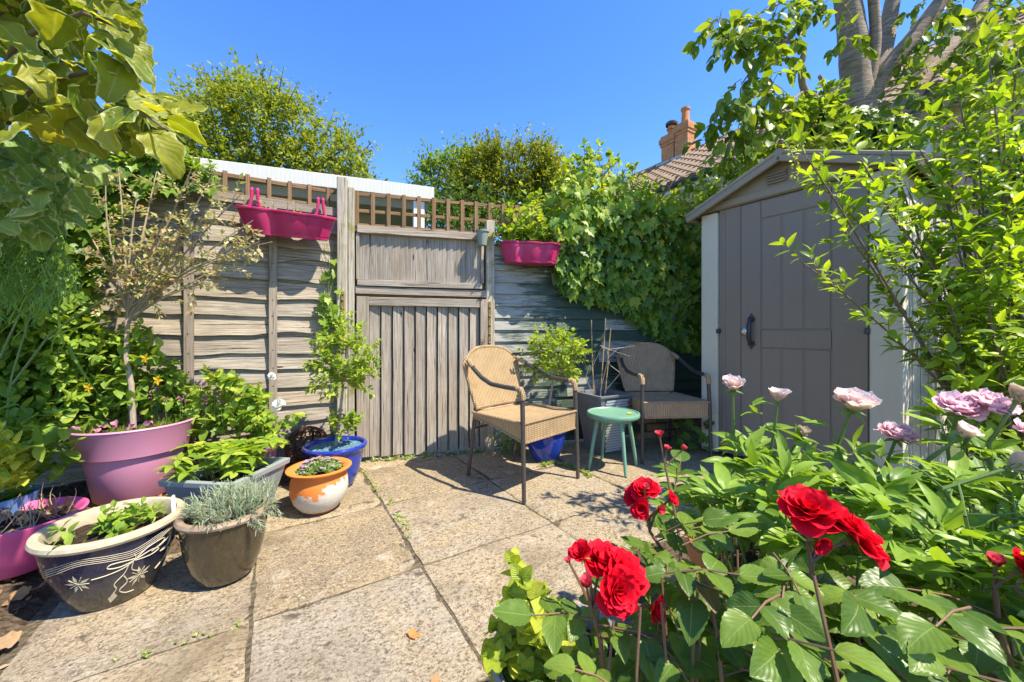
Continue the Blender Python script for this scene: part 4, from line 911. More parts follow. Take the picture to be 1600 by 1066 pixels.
LEAFDEF = {
  'lance': [grid_leaf(lambda t: ell(t, 0.19, 0.8, 0.9), 5, 2, 0.16, c_, 0.03, k) for k, c_ in enumerate((-0.05, -0.25, -0.45))],
  'lancebig': [grid_leaf(lambda t: ell(t, 0.17, 0.8, 0.95), 7, 4, 0.14, c_, 0.05, k) for k, c_ in enumerate((0.0, -0.2, -0.38, -0.6))],
  'oval': [grid_leaf(lambda t: ell(t, 0.29, 0.8, 0.8), 5, 2, 0.12, c_, 0.03, k) for k, c_ in enumerate((0.0, -0.2, -0.4))],
  'ovalbig': [grid_leaf(lambda t: ell(t, 0.37, 0.72, 0.72), 16, 6, 0.10, c_, 0.05, k, 0.035) for k, c_ in enumerate((0.05, -0.15, -0.3, -0.45))],
  'tiny': [grid_leaf(lambda t: ell(t, 0.26, 0.85, 0.8), 2, 2, 0.15, c_, 0.0, k) for k, c_ in enumerate((0.0, -0.25))],
  'needle': [grid_leaf(lambda t: 0.05 * (1 - t * 0.7), 2, 1, 0, c_, 0, k) for k, c_ in enumerate((0.0, -0.25, 0.2))],
  'blade': [grid_leaf(lambda t: 0.022 * (1 - t ** 2), 7, 2, 0.3, c_, 0, k) for k, c_ in enumerate((-0.1, -0.45))],
  'ivy': [ivy_leaf(k) for k in range(6)],
  'fig': [grid_leaf(lambda t: (0.42 * math.sin(math.pi * t ** 0.62) ** 0.6) * (1 + 0.16 * math.sin(t * 15)), 12, 6, 0.10, c_, 0.16, k * 3) for k, c_ in enumerate((-0.1, -0.3, -0.5, 0.05))],
  'rosep': [grid_leaf(lambda t: 0.52 * min(1, (t * 1.9 + 0.25)) * (1 - max(0, t - 0.72) ** 2 * 4.5) ** 0.5, 6, 6, 0, c_, 0.07, k * 7, 0, 0.55) for k, c_ in enumerate((-0.22, -0.10, -0.30))],
  'peonyp': [grid_leaf(lambda t: 0.42 * min(1, (t * 1.5 + 0.2)) * (1 - max(0, t - 0.75) ** 2 * 5) ** 0.5, 6, 6, 0, c_, 0.20, k * 7, 0.10, 0.4) for k, c_ in enumerate((0.15, 0.0, -0.2, 0.25))],
}
LM = {}
def leafmesh(kind, k, mat):
    key = (kind, k, mat.name)
    if key not in LM:
        v, f, uv = LEAFDEF[kind][k]; LM[key] = rawmesh(kind, v, f, uv, mat)
    return LM[key]
def rawmesh(name, v, f, uv, mat):
    me = bpy.data.meshes.new(name); nv, nf = len(v), len(f)
    me.vertices.add(nv); me.vertices.foreach_set('co', np.ascontiguousarray(v, np.float32).ravel())
    me.loops.add(nf * 3); me.loops.foreach_set('vertex_index', np.ascontiguousarray(f, np.int32).ravel())
    me.polygons.add(nf); me.polygons.foreach_set('loop_start', np.arange(0, nf * 3, 3, dtype=np.int32))
    try: me.polygons.foreach_set('loop_total', np.full(nf, 3, np.int32))
    except Exception: pass
    l = me.uv_layers.new(name='UVMap'); l.data.foreach_set('uv', np.ascontiguousarray(uv[f.ravel()], np.float32).ravel())
    me.polygons.foreach_set('use_smooth', np.ones(nf, bool))
    me.materials.append(mat); me.update(); me.validate(); return me
BLOOMS = [(962, 920, 55, 0.62), (975, 890, 55, 0.62), (940, 872, 45, 0.62), (910, 868, 35, 0.62), (1018, 948, 38, 0.62), (1005, 775, 55, 0.8), (1262, 805, 65, 0.6), (1300, 820, 65, 0.6), (1338, 848, 60, 0.6), (1145, 608, 40, 1.22), (1215, 627, 32, 1.15), (1330, 641, 52, 1.0), (1400, 688, 46, 1.0), (1497, 645, 46, 0.9), (1543, 640, 46, 0.9), (1500, 682, 32, 0.9), (1588, 628, 34, 0.9), (1575, 732, 36, 0.72), (1556, 885, 28, 0.55), (1594, 892, 40, 0.55), (917, 918, 25, 0.62), (1160, 862, 30, 1.27)]   # keep leaves off the open flowers
class Plant:
    def __init__(s, name, label, cat, loc=(0, 0, 0), group=None, root=None, stem='stem'):
        s.root = root or thing(name, label, cat, loc, 0, group); s.st = []; s.lv = {}; s.stem = stem
    def tube(s, pts, r0, r1=None):
        n = len(pts); r1 = r0 if r1 is None else r1
        s.st.append(([Vector(p) for p in pts], [r0 + (r1 - r0) * i / max(1, n - 1) for i in range(n)]))
    def leaf(s, key, pos, d, nrm, size):
        if pos.y < 1.3 and pos.y > 0.1:
            c_ = pos + d.normalized() * size * 0.55; x = 800 + F * c_.x / c_.y; y = HZ - F * (c_.z - CH) / c_.y
            for bx, by, br, bY in BLOOMS:
                if c_.y < bY + 0.015 and (x - bx) ** 2 + (y - by) ** 2 < br * br: return
        "key = (shape, material name)"
        s.lv.setdefault(key, []).append((pos, d, nrm, size))
    def finish(s, stem_mat, limit=300, pname='leaf', minpx=9.0, sides=5):
        if s.st:
            thick = [q for q in s.st if max(q[1]) >= 0.0045]; thin = [q for q in s.st if max(q[1]) < 0.0045]
            if not thick and len(thin) <= 14: thick, thin = thin, []
            if thick and len(thick) <= 60:
                s.st = thin
                for i, (p, r) in enumerate(thick):
                    MB().tube(p, r, 8 if max(r) < 0.02 else 16, caps=True).build(s.stem if i == 0 or s.stem != 'trunk' else 'branch', stem_mat, s.root, smooth=True, M=Matrix.Identity(4), world=True)
        if s.st:
            b = MB()
            for p, r in s.st: b.tube(p, r, sides if max(r) < 0.02 else 10, caps=False)
            stuff(b.build('twigs', stem_mat, s.root, smooth=True, M=Matrix.Identity(4), world=True))
        allv = []
        for key, L in s.lv.items():
            for q in L:
                p = q[0]; px = q[3] * F / max(0.25, p.y)
                x = 800 + F * p.x / max(0.1, p.y); y = HZ - F * (p.z - CH) / max(0.1, p.y)
                if not (-30 < x < 1630 and -30 < y < 1096): px *= 0.05
                allv.append((px, key, q))
        allv.sort(key=lambda a: -a[0])
        singles = [a for a in allv[:limit] if a[0] >= minpx]; rest = allv[len(singles):]
        inv = WM[s.root].inverted()
        for px, key, (p, d, nr, size) in singles:
            kinds = LEAFDEF[key[0]]; me = leafmesh(key[0], R.randrange(len(kinds)), key[1])
            M_ = leafM(p, d, nr, size); o = bpy.data.objects.new(pname, me); COL.objects.link(o); o.parent = s.root; o.matrix_basis = inv @ M_
        groups = {}
        for px, key, q in rest: groups.setdefault(key, []).append(q)
        for key, L in groups.items():
            vv, ff, uu = [], [], []; k = 0
            for (p, d, nr, size) in L:
                v, f, uv = R.choice(LEAFDEF[key[0]]); M_ = np.array(inv @ leafM(p, d, nr, size), np.float32)
                vv.append(v @ M_[:3, :3].T + M_[:3, 3]); ff.append(f + k); uu.append(uv); k += len(v)
            stuff(add('foliage', rawmesh('foliage', np.concatenate(vv), np.concatenate(ff), np.concatenate(uu), key[1]), s.root))
def leafM(p, d, nr, size):
    d = d.normalized(); x = d.cross(nr)
    if x.length < 1e-5: x = d.orthogonal()
    x.normalize(); z = x.cross(d)
    return Matrix(((x.x * size, d.x * size, z.x * size, p.x), (x.y * size, d.y * size, z.y * size, p.y), (x.z * size, d.z * size, z.z * size, p.z), (0, 0, 0, 1)))
def rv(k=1.0): return V(R.gauss(0, k), R.gauss(0, k), R.gauss(0, k))
def rdir():
    while True:
        q = V(U(-1, 1), U(-1, 1), U(-1, 1))
        if 0.05 < q.length < 1: return q.normalized()
def curve(p0, p1, bend=0.1, n=7, up=0.0):
    p0, p1 = Vector(p0), Vector(p1); L = (p1 - p0).length; c = p0.lerp(p1, 0.5) + rv(0.5) * bend * L + V(0, 0, up * L)
    return [p0 * (1 - t) ** 2 + c * 2 * t * (1 - t) + p1 * t * t for t in [i / (n - 1) for i in range(n)]]
def twig(pl, key, p, d, L, nl, ls, droop=0.0, ang=0.9, r=0.003, jit=0.5, mode='alt', up=1.0, stem=True, lpos=0.15, tip=True):
    "a shoot with leaves set along it"
    d = d.normalized(); pts = [Vector(p)]; k = 5; dd = d.copy(); ds = [dd.copy()]
    for i in range(k):
        dd = (dd + V(0, 0, -droop / k) + rv(0.06)).normalized(); pts.append(pts[-1] + dd * L / k); ds.append(dd.copy())
    if stem: pl.tube(pts, r, r * 0.4)
    a = U(0, 6.28)
    for i in range(nl):
        t = lpos + (1 - lpos) * (i + 0.5) / nl; f = t * k; j = min(int(f), k - 1); q = pts[j].lerp(pts[j + 1], f - j); dr = ds[j]
        o = dr.orthogonal().normalized(); b = dr.cross(o)
        angs = [a] if mode == 'alt' else [a, a + math.pi]
        for w_ in angs:
            rad = o * math.cos(w_) + b * math.sin(w_)
            ld = (dr * math.cos(ang) + rad * math.sin(ang) + V(0, 0, -droop * 0.5) + rv(0.15)).normalized()
            nr = (V(0, 0, up) + dr * 0.35 + rv(jit * 0.6))
            pl.leaf(key, q, ld, nr, ls * U(0.55, 1.25) * (1 - 0.25 * abs(t - 0.55)))
        a += 2.4 if mode == 'alt' else 1.57
    if tip:
        for w_ in range(2): pl.leaf(key, pts[-1], (ds[-1] + rv(0.35)).normalized(), V(0, 0, up) + rv(jit * 0.6), ls * U(0.6, 0.9))
    return pts
def inpoly(x, y, poly):
    c = False; j = len(poly) - 1
    for i in range(len(poly)):
        (xi, yi), (xj, yj) = poly[i], poly[j]
        if (yi > y) != (yj > y) and x < (xj - xi) * (y - yi) / (yj - yi) + xi: c = not c
        j = i
    return c
def sample(poly):
    xs = [p[0] for p in poly]; ys = [p[1] for p in poly]
    while True:
        x, y = U(min(xs), max(xs)), U(min(ys), max(ys))
        if inpoly(x, y, poly): return x, y
# leaf materials
L_ = {}
L_['ivy'] = m_leaf('ivy_leaf', [(0.045, 0.09, 0.012), (0.105, 0.185, 0.02), (0.18, 0.27, 0.03)], 0.42, 0.28, vein=(0.16, 0.24, 0.08), spec=0.5, vw=0.05)
L_['ivytop'] = m_leaf('young_ivy_leaf', [(0.11, 0.20, 0.02), (0.22, 0.30, 0.03), (0.32, 0.34, 0.05)], 0.38, 0.4, spec=0.45)
L_['varieg'] = m_leaf('variegated_leaf', [(0.06, 0.095, 0.012), (0.11, 0.15, 0.016), (0.19, 0.21, 0.022), (0.27, 0.27, 0.03)], 0.45, 0.42, tcol=(2.0, 1.8, 0.35), vein=(0.30, 0.34, 0.10), edge=((0.50, 0.52, 0.24), 0.43), bump=0.3)
L_['varieg2'] = m_leaf('cream_edged_leaf', [(0.10, 0.18, 0.04), (0.17, 0.26, 0.06), (0.24, 0.30, 0.08)], 0.45, 0.4, vein=(0.36, 0.42, 0.2), edge=((0.42, 0.44, 0.26), 0.36), bump=0.3)
L_['feather'] = m_leaf('feathery_leaf', [(0.10, 0.19, 0.04), (0.18, 0.29, 0.06)], 0.5, 0.3)
L_['shrub'] = m_leaf('shrub_leaf', [(0.09, 0.16, 0.018), (0.16, 0.25, 0.028), (0.26, 0.34, 0.045)], 0.42, 0.36, vein=(0.2, 0.3, 0.1))
L_['pale'] = m_leaf('pale_variegated_leaf', [(0.30, 0.33, 0.13), (0.44, 0.42, 0.22), (0.42, 0.27, 0.17), (0.22, 0.30, 0.08), (0.46, 0.46, 0.26)], 0.5, 0.4, tcol=(1.3, 1.2, 0.7))
L_['yellow'] = m_leaf('yellow_leaf', [(0.22, 0.32, 0.04), (0.50, 0.46, 0.04), (0.62, 0.52, 0.06)], 0.38, 0.35, tcol=(1.4, 1.3, 0.4))
L_['box'] = m_leaf('bright_box_leaf', [(0.10, 0.19, 0.02), (0.20, 0.29, 0.03), (0.34, 0.37, 0.06)], 0.4, 0.36)
L_['lav'] = m_leaf('silver_lavender_leaf', [(0.15, 0.20, 0.11), (0.23, 0.28, 0.17), (0.31, 0.35, 0.23)], 0.6, 0.2, tcol=(1.2, 1.2, 1.0))
L_['lime'] = m_leaf('lime_leaf', [(0.17, 0.25, 0.02), (0.27, 0.33, 0.03), (0.38, 0.40, 0.05)], 0.45, 0.38, vein=(0.42, 0.48, 0.14), bump=0.5)
L_['peony'] = m_leaf('peony_leaf', [(0.08, 0.155, 0.017), (0.14, 0.23, 0.024), (0.22, 0.32, 0.038)], 0.4, 0.36, vein=(0.20, 0.32, 0.10), spec=0.5, vw=0.022)
L_['rose'] = m_leaf('rose_leaf', [(0.048, 0.095, 0.013), (0.082, 0.14, 0.018), (0.135, 0.20, 0.027)], 0.36, 0.32, vein=(0.22, 0.29, 0.09), bump=0.13, spec=0.5, vw=0.016)
L_['rosered'] = m_leaf('bronze_rose_leaf', [(0.09, 0.055, 0.03), (0.09, 0.09, 0.03)], 0.35, 0.3, vein=(0.2, 0.18, 0.07), bump=0.13)
L_['cherry'] = m_leaf('cherry_leaf', [(0.05, 0.095, 0.012), (0.11, 0.17, 0.017), (0.21, 0.27, 0.028)], 0.4, 0.45, tcol=(2.1, 1.9, 0.4), vein=(0.15, 0.22, 0.06))
L_['laurel'] = m_leaf('bright_shrub_leaf', [(0.095, 0.165, 0.016), (0.18, 0.27, 0.022), (0.31, 0.39, 0.04)], 0.42, 0.42, tcol=(1.9, 1.8, 0.4), vein=(0.25, 0.36, 0.1), spec=0.45)
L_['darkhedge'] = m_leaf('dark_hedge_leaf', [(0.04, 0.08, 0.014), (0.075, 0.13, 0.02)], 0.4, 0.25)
L_['tree1'] = m_leaf('bamboo_tree_leaf', [(0.07, 0.105, 0.011), (0.15, 0.19, 0.018), (0.26, 0.28, 0.028)], 0.5, 0.4)
L_['tree2'] = m_leaf('conifer_leaf', [(0.075, 0.105, 0.012), (0.15, 0.18, 0.02), (0.25, 0.25, 0.028)], 0.55, 0.3)
L_['tree3'] = m_leaf('mid_green_tree_leaf', [(0.08, 0.15, 0.02), (0.15, 0.22, 0.03)], 0.5, 0.35)
L_['dry'] = m_leaf('dry_leaf', [(0.28, 0.15, 0.06), (0.40, 0.25, 0.12), (0.20, 0.10, 0.05), (0.45, 0.33, 0.18)], 0.7, 0.2, tcol=(1.2, 1.0, 0.7))
L_['sepal'] = m_leaf('sepal_leaf', [(0.12, 0.19, 0.04), (0.17, 0.22, 0.06)], 0.45, 0.3)
S_ = {'green': m_plain('green_stem', (0.12, 0.19, 0.045), 0.5), 'red': m_plain('reddish_stem', (0.19, 0.10, 0.055), 0.5), 'brown': m_plain('brown_stem', (0.17, 0.115, 0.07), 0.8), 'grey': m_plain('pale_grey_stem', (0.36, 0.29, 0.21), 0.8, 0, 0.4, 0.4), 'dark': m_plain('dark_stem', (0.075, 0.05, 0.032), 0.85)}
def m_bark():
    n = NT('cherry_bark'); c = n.coord(); a = n.noise(n.mapping(c, (3, 3, 22)), 3, 6, 0.65, 0.6); b = n.noise(c, 3, 5, 0.6)
    col = n.ramp(a, [(0.3, (0.11, 0.075, 0.05)), (0.5, (0.27, 0.20, 0.15)), (0.7, (0.40, 0.33, 0.27))]); col = n.mix(n.math('MULTIPLY', n.math('SUBTRACT', b, 0.5, True), 3, True), col, (0.16, 0.14, 0.09))
    return n.end(n.pbr(col, 0.8, n.bump(a, 0.7, 0.012), spec=0.25))
BARK = m_bark()
# ------------------------------------------------------------------ background trees
def far_tree(name, label, mat, shape, poly, Y0, Y1, n, L, nl, ls, base, trunk=0.10, upb=0.3, droop=0.2, wisps=()):
    pl = Plant(name, label, 'tree', base, stem='trunk'); base = Vector(base)
    cx = sum(p[0] for p in poly) / len(poly); cy = sum(p[1] for p in poly) / len(poly)
    top = P(cx, cy, (Y0 + Y1) / 2); tr = curve(base, top, 0.05, 9); pl.tube(tr, trunk, trunk * 0.4)
    for i in range(14):
        x, y = sample(poly); pl.tube(curve(R.choice(tr[4:]), P(x, y, U(Y0, Y1)), 0.15), trunk * 0.3, trunk * 0.08)
    for i in range(n):
        x, y = sample(poly)
        if noise.noise(V(x * 0.035, y * 0.045, Y0)) > 0.22 and R.random() < 0.6: continue
        Y = Y0 + (Y1 - Y0) * abs(U(-1, 1)) * (1 if R.random() < 0.7 else 0.3); q = P(x, y, Y)
        d = (q - top); d.normalize(); d = (d * 0.6 + V(0, -0.35, upb) + rv(0.4))
        twig(pl, (shape, L_[mat]), q, d, L * R.choice((0.6, 0.9, 1.2, 1.9)), nl, ls * U(0.8, 1.25), droop, 0.8, 0.008, 0.8, stem=(i % 5 == 0), tip=False)
    for x, y, x2, y2 in wisps:
        p, q = P(x, y, (Y0 + Y1) / 2), P(x2, y2, (Y0 + Y1) / 2)
        pts = curve(p, q, 0.12, 6); pl.tube(pts, 0.014, 0.004)
        for k in range(9):
            t = k / 8; a = pts[min(4, int(t * 5))].lerp(pts[min(5, int(t * 5) + 1)], t * 5 % 1)
            twig(pl, (shape, L_[mat]), a, (q - p).normalized() + rv(0.4) + V(0, 0, -0.3), L * 0.5, 4, ls, 0.5, 0.8, 0.004)
    pl.finish(S_['dark'], 220, minpx=9.5); return pl
far_tree('feathery_tree', 'yellow green feathery tree rising behind the left fence', 'tree1', 'tiny', [(250, 290), (270, 215), (290, 170), (330, 150), (380, 138), (420, 150), (460, 165), (500, 195), (535, 215), (560, 245), (572, 300), (560, 330), (260, 330)], 7.2, 9.0, 4600, 0.36, 9, 0.092, (-5.2, 8.4, 0), 0.13, wisps=[(330, 150, 318, 105), (330, 160, 360, 112), (380, 145, 372, 112), (430, 160, 440, 128), (545, 240, 575, 268), (560, 250, 578, 225), (400, 150, 405, 130), (480, 190, 470, 160), (300, 175, 285, 140), (350, 150, 340, 118)])
far_tree('conifer_tree', 'dark feathery conifer rising behind the trellis', 'tree2', 'tiny', [(735, 262), (760, 248), (775, 238), (800, 246), (825, 232), (845, 240), (868, 262), (880, 300), (880, 360), (720, 360), (710, 300)], 7.6, 8.8, 2700, 0.30, 10, 0.085, (-0.1, 8.2, 0), 0.12, 0.9, -0.2, wisps=[(762, 255, 758, 236), (800, 250, 803, 232), (826, 245, 822, 230), (846, 250, 852, 240)])
far_tree('rounded_tree', 'mid green rounded tree left of the conifer behind the trellis', 'tree3', 'tiny', [(650, 290), (665, 262), (690, 252), (715, 240), (740, 245), (750, 300), (745, 360), (655, 360)], 8.0, 9.0, 900, 0.28, 8, 0.10, (-1.4, 8.6, 0), 0.10, 0.4, 0.1)
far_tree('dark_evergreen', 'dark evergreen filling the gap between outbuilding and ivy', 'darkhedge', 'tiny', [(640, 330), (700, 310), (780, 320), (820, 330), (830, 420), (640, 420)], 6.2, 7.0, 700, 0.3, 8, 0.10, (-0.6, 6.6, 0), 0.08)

# ------------------------------------------------------------------ ivy over the green wall
pl = Plant('wall_ivy', 'glossy green ivy cloaking the green boarded wall', 'ivy', lineP(BK, B0, 1000))
lowp = [(868, 425), (862, 345), (900, 320), (980, 310), (1098, 330), (1104, 540), (1075, 548), (1035, 535), (1000, 505), (960, 478), (920, 468), (880, 455)]
topp = [(780, 352), (800, 330), (840, 318), (868, 290), (895, 262), (915, 250), (950, 262), (985, 290), (1020, 302), (1060, 312), (1098, 305), (1115, 285), (1130, 310), (1100, 350), (1000, 360), (900, 365), (830, 385), (795, 380)]
def ivy_at(x, y, off, key, s):
    q = lineP(BK, B0, x, 0, off); Yq = q.y; q = P(x, y, Yq)
    d = V(U(-0.6, 0.6), -0.25, -1.0 + U(-0.2, 0.5)); nr = V(BK * 0.3 + U(-0.9, 1.1), -1, 0.6 + U(-0.7, 0.9))
    pl.leaf(key, q, d, nr, s)
for i in range(2700):
    x, y = sample(lowp); bul = 0.05 + 0.27 * min(1, max(0, (520 - y) / 170)); ivy_at(x, y, U(0.02, bul), ('ivy', R.choice((L_['ivy'],) * 17 + (L_['ivytop'],) * 3)), R.choice((U(0.045, 0.07), U(0.06, 0.09), U(0.08, 0.11))))
for i in range(900):
    x, y = sample(topp); ivy_at(x, y, U(-0.25, 0.36) if x > 880 else U(-0.3, 0.02), ('ivy', L_['ivytop']), U(0.06, 0.10))
for i in range(190):
    x, y = sample(topp); q = P(x, y, lineP(BK, B0, x, 0, U(-0.2, 0.3)).y)
    twig(pl, ('oval', L_['ivytop']), q, V(U(-0.5, 0.5), U(-0.5, 0.2), U(0.1, 0.8)), U(0.12, 0.24), 6, 0.065, 0.15, 0.9, 0.003)
for x, y, x2, y2 in ((915, 262, 918, 235), (895, 275, 885, 255), (950, 275, 953, 238), (985, 290, 988, 260), (940, 275, 934, 248)):
    p, q = P(x, y, 3.4), P(x2, y2, 3.4); pl.tube([p, p.lerp(q, 0.5) + V(0.01, 0, 0), q], 0.004, 0.002)
    for k in range(5): pl.leaf(('ivy', L_['ivytop']), q + rv(0.012), rdir() + V(0, -0.3, 0.2), V(0, -0.6, 1), 0.06)
for i in range(26):
    x, y = sample(lowp); p = lineP(BK, B0, x, 0.1, 0.06); q = P(x + U(-20, 20), y - 20, p.y); p = q + V(U(-0.2, 0.2), 0, U(0.15, 0.4)); pl.tube(curve(p, q, 0.08, 6), 0.008, 0.003)
for i in range(60):     # runner leaves at the wall foot behind the brown chair
    x, y = U(1055, 1112), U(640, 700); q = P(x, y, U(3.1, 3.4)); q.z = max(0.03, q.z); pl.leaf(('ivy', L_['ivy']), q, V(U(-1, 1), -0.6, -0.3), V(0, -0.7, 1), U(0.05, 0.085))
pl.finish(S_['brown'], 300)
# planting in the right hand hanging planter and sprigs in the left one
pl = Plant('planter_ivy', 'yellow green trailing ivy filling the right hanging planter', 'plant', POT['hang2'])
for i in range(150):
    q = POT['hang2'] + V(U(-0.25, 0.26), U(-0.05, 0.06), 0.165 + U(0, 0.12)); pl.leaf(('ivy', L_['ivytop']), q, V(U(-1, 1), U(-0.7, 0.5), U(0.0, 0.8)), V(0.1, -0.6, 1) + rv(0.3), U(0.05, 0.085))
for i in range(14):
    q = POT['hang2'] + V(U(-0.24, 0.24), 0, 0.13); twig(pl, ('oval', L_['ivytop']), q, V(U(-0.5, 0.5), -0.2, 1), U(0.12, 0.2), 6, 0.05, 0.2)
pl.finish(S_['green'], 200)
pl = Plant('planter_sprigs', 'sparse dry sprigs in the left hanging planter', 'plant', POT['hang1'])
for i in range(9):
    q = POT['hang1'] + fdir * U(-0.25, 0.2) + V(0, 0, 0.12); twig(pl, ('tiny', L_['pale']), q, V(U(-0.5, 0.4), -0.3, 1), U(0.07, 0.12), 8, 0.03, 0.3)
pl.finish(S_['brown'], 60)
# creeper on the gate post
pl = Plant('post_creeper', 'green creeper climbing the fence beside the tall gate post', 'creeper', lineP(FK, F0, 515, 0.9, 0.05))
for i in range(5):
    x = 508 + i * 4; pts = [lineP(FK, F0, x + U(-6, 6), zz, 0.04) for zz in (0.9, 1.1, 1.3, 1.5, 1.66)]; pl.tube(pts, 0.003, 0.0015)
for i in range(30):
    zz = R.choice((U(1.05, 1.30), U(1.0, 1.66), U(1.05, 1.25))); q = lineP(FK, F0, U(498, 528), zz, U(0.04, 0.10)); pl.leaf(('ivy', L_['shrub']), q, V(U(-0.8, 0.8), -0.4, -0.7), V(0.2, -1, 0.5) + rv(0.3), U(0.05, 0.085))
pl.finish(S_['green'], 120)

# ------------------------------------------------------------------ cherry tree behind the shed
ct = Plant('cherry_tree', 'cherry tree with pale ringed trunk behind the shed roof', 'tree', (3.42, 3.8, 0), stem='trunk')
def limb(px, r):
    pts = [P(x, y, Y) for x, y, Y in px]; out = []
    for i in range(len(pts) - 1):
        for k in range(4):
            t = k / 4; p0_, p1_, p2_, p3_ = pts[max(0, i - 1)], pts[i], pts[i + 1], pts[min(len(pts) - 1, i + 2)]
            out.append(0.5 * (2 * p1_ + (p2_ - p0_) * t + (2 * p0_ - 5 * p1_ + 4 * p2_ - p3_) * t * t + (3 * p1_ - p0_ - 3 * p2_ + p3_) * t ** 3))
    out.append(pts[-1]); n = len(out)
    rr = [r[0] + (r[1] - r[0]) * i / (n - 1) for i in range(n)]
    ct.st.append((out, [q * (1 + 0.07 * noise.noise(V(i * 0.9, r[0] * 50, 0))) for i, q in enumerate(rr)]))
limb([(1350, 560, 3.85), (1348, 350, 3.82), (1345, 215, 3.8), (1338, 130, 3.8), (1332, 60, 3.78), (1322, -10, 3.75), (1300, -120, 3.7)], (0.165, 0.09))
limb([(1345, 190, 3.8), (1358, 130, 3.74), (1368, 60, 3.7), (1362, -30, 3.65)], (0.055, 0.04))
limb([(1350, 165, 3.8), (1385, 110, 3.72), (1430, 55, 3.66), (1480, -10, 3.6), (1540, -90, 3.5)], (0.085, 0.055))
limb([(1360, 215, 3.85), (1400, 180, 3.9), (1450, 110, 4.0), (1490, 70, 4.05), (1530, 20, 4.1), (1570, -60, 4.1)], (0.10, 0.07))
limb([(1370, 120, 4.0), (1385, 60, 4.1), (1395, 0, 4.1), (1420, -90, 4.1)], (0.08, 0.06))
limb([(1370, 230, 3.85), (1420, 190, 3.9), (1440, 165, 3.95), (1480, 130, 4.0), (1600, 60, 4.1)], (0.06, 0.03))
limb([(1315, 168, 3.72), (1290, 158, 3.6), (1258, 142, 3.5), (1252, 105, 3.4), (1256, 78, 3.35), (1240, 66, 3.3), (1220, 64, 3.25)], (0.035, 0.016))
limb([(1300, 160, 3.6), (1288, 135, 3.55), (1280, 118, 3.5)], (0.02, 0.014))
limb([(1258, 140, 3.5), (1235, 160, 3.4), (1205, 190, 3.3), (1180, 215, 3.25)], (0.014, 0.006))
limb([(1240, 66, 3.3), (1190, 40, 3.2), (1130, 30, 3.15)], (0.012, 0.005))
limb([(1230, 66, 3.28), (1190, 90, 3.2), (1160, 130, 3.15)], (0.010, 0.005))
limb([(1290, -60, 3.6), (1240, -10, 3.4), (1190, 20, 3.3), (1150, 40, 3.2)], (0.014, 0.005))
CK = ('oval', L_['cherry'])
def clump(poly, n, Y0, Y1, ls=0.115, key=CK, L=0.30, nl=6, droop=0.9):
    for i in range(n):
        x, y = sample(poly); twig(ct, key, P(x, y, U(Y0, Y1)), V(U(-0.9, 0.5), U(-0.6, 0.3), U(-0.5, 0.35)), L * U(0.6, 1.2), nl, ls, droop, 0.7, 0.003, 0.6, tip=True)
clump([(1110, 20), (1180, 25), (1240, 50), (1260, 90), (1210, 115), (1170, 85), (1120, 60)], 42, 3.0, 3.4)
clump([(1215, 0), (1290, 0), (1290, 25), (1240, 40)], 14, 3.2, 3.6)
clump([(1150, 120), (1215, 110), (1225, 135), (1180, 180), (1120, 200), (1135, 160)], 24, 3.0, 3.3)
clump([(1110, 185), (1200, 160), (1260, 190), (1290, 225), (1200, 235), (1120, 235)], 46, 3.0, 3.5)
clump([(1400, 0), (1600, 0), (1600, 60), (1500, 60), (1420, 40)], 40, 3.2, 4.2)
clump([(1390, 40), (1600, 40), (1600, 200), (1460, 180), (1380, 120)], 60, 3.4, 4.6)
clump([(1440, 120), (1620, 60), (1640, 260), (1480, 250)], 60, 3.4, 4.6, 0.10)
clump([(1290, 190), (1320, 160), (1400, 170), (1430, 220), (1380, 240), (1280, 235)], 26, 3.3, 3.55, 0.10)
clump([(1300, 30), (1345, 20), (1350, 70), (1320, 80)], 5, 3.4, 3.6)
clump([(1060, 250), (1130, 225), (1200, 225), (1230, 245), (1120, 300), (1060, 290)], 16, 3.3, 3.9, 0.085)
clump([(1190, -160), (1750, -160), (1750, -20), (1260, -20)], 60, 3.0, 4.4, 0.115)
ct.finish(BARK, 300)
pl = Plant('trunk_ivy', 'dark ivy heaped round the cherry trunk above the shed', 'ivy', (3.3, 3.7, 1.8))
for i in range(750):
    x, y = sample([(1225, 235), (1250, 190), (1290, 170), (1330, 165), (1375, 170), (1420, 180), (1440, 225), (1400, 245), (1240, 245)]); q = P(x, y, U(3.4, 3.75)); pl.leaf(('ivy', L_['ivy']), q, V(U(-0.7, 0.7), -0.4, -0.8), V(0.1, -1, 0.7) + rv(0.35), U(0.075, 0.13))
for i in range(60):
    twig(pl, ('ivy', L_['shrub']), P(U(1230, 1300), U(175, 230), U(3.4, 3.8)), V(U(-1, 0.2), -0.4, 0.4), 0.25, 6, 0.08, 0.3)
pl.finish(S_['brown'], 200)
pl = Plant('shed_tendril', 'yellow tendril dangling over the shed gable', 'creeper', P(1240, 250, 2.6))
pts = [P(1226, 222, 2.66), P(1236, 236, 2.56), P(1243, 258, 2.53), P(1242, 280, 2.53)]; pl.tube(pts, 0.003, 0.0015)
for i in range(34): a = i / 33 * 2.99; q = pts[int(a)].lerp(pts[int(a) + 1], a % 1); pl.leaf(('tiny', L_['yellow']), q + rv(0.012), rdir() + V(0, -0.4, -0.3), V(0, -1, 0.5) + rv(0.3), 0.035)
pl.finish(S_['green'], 40)

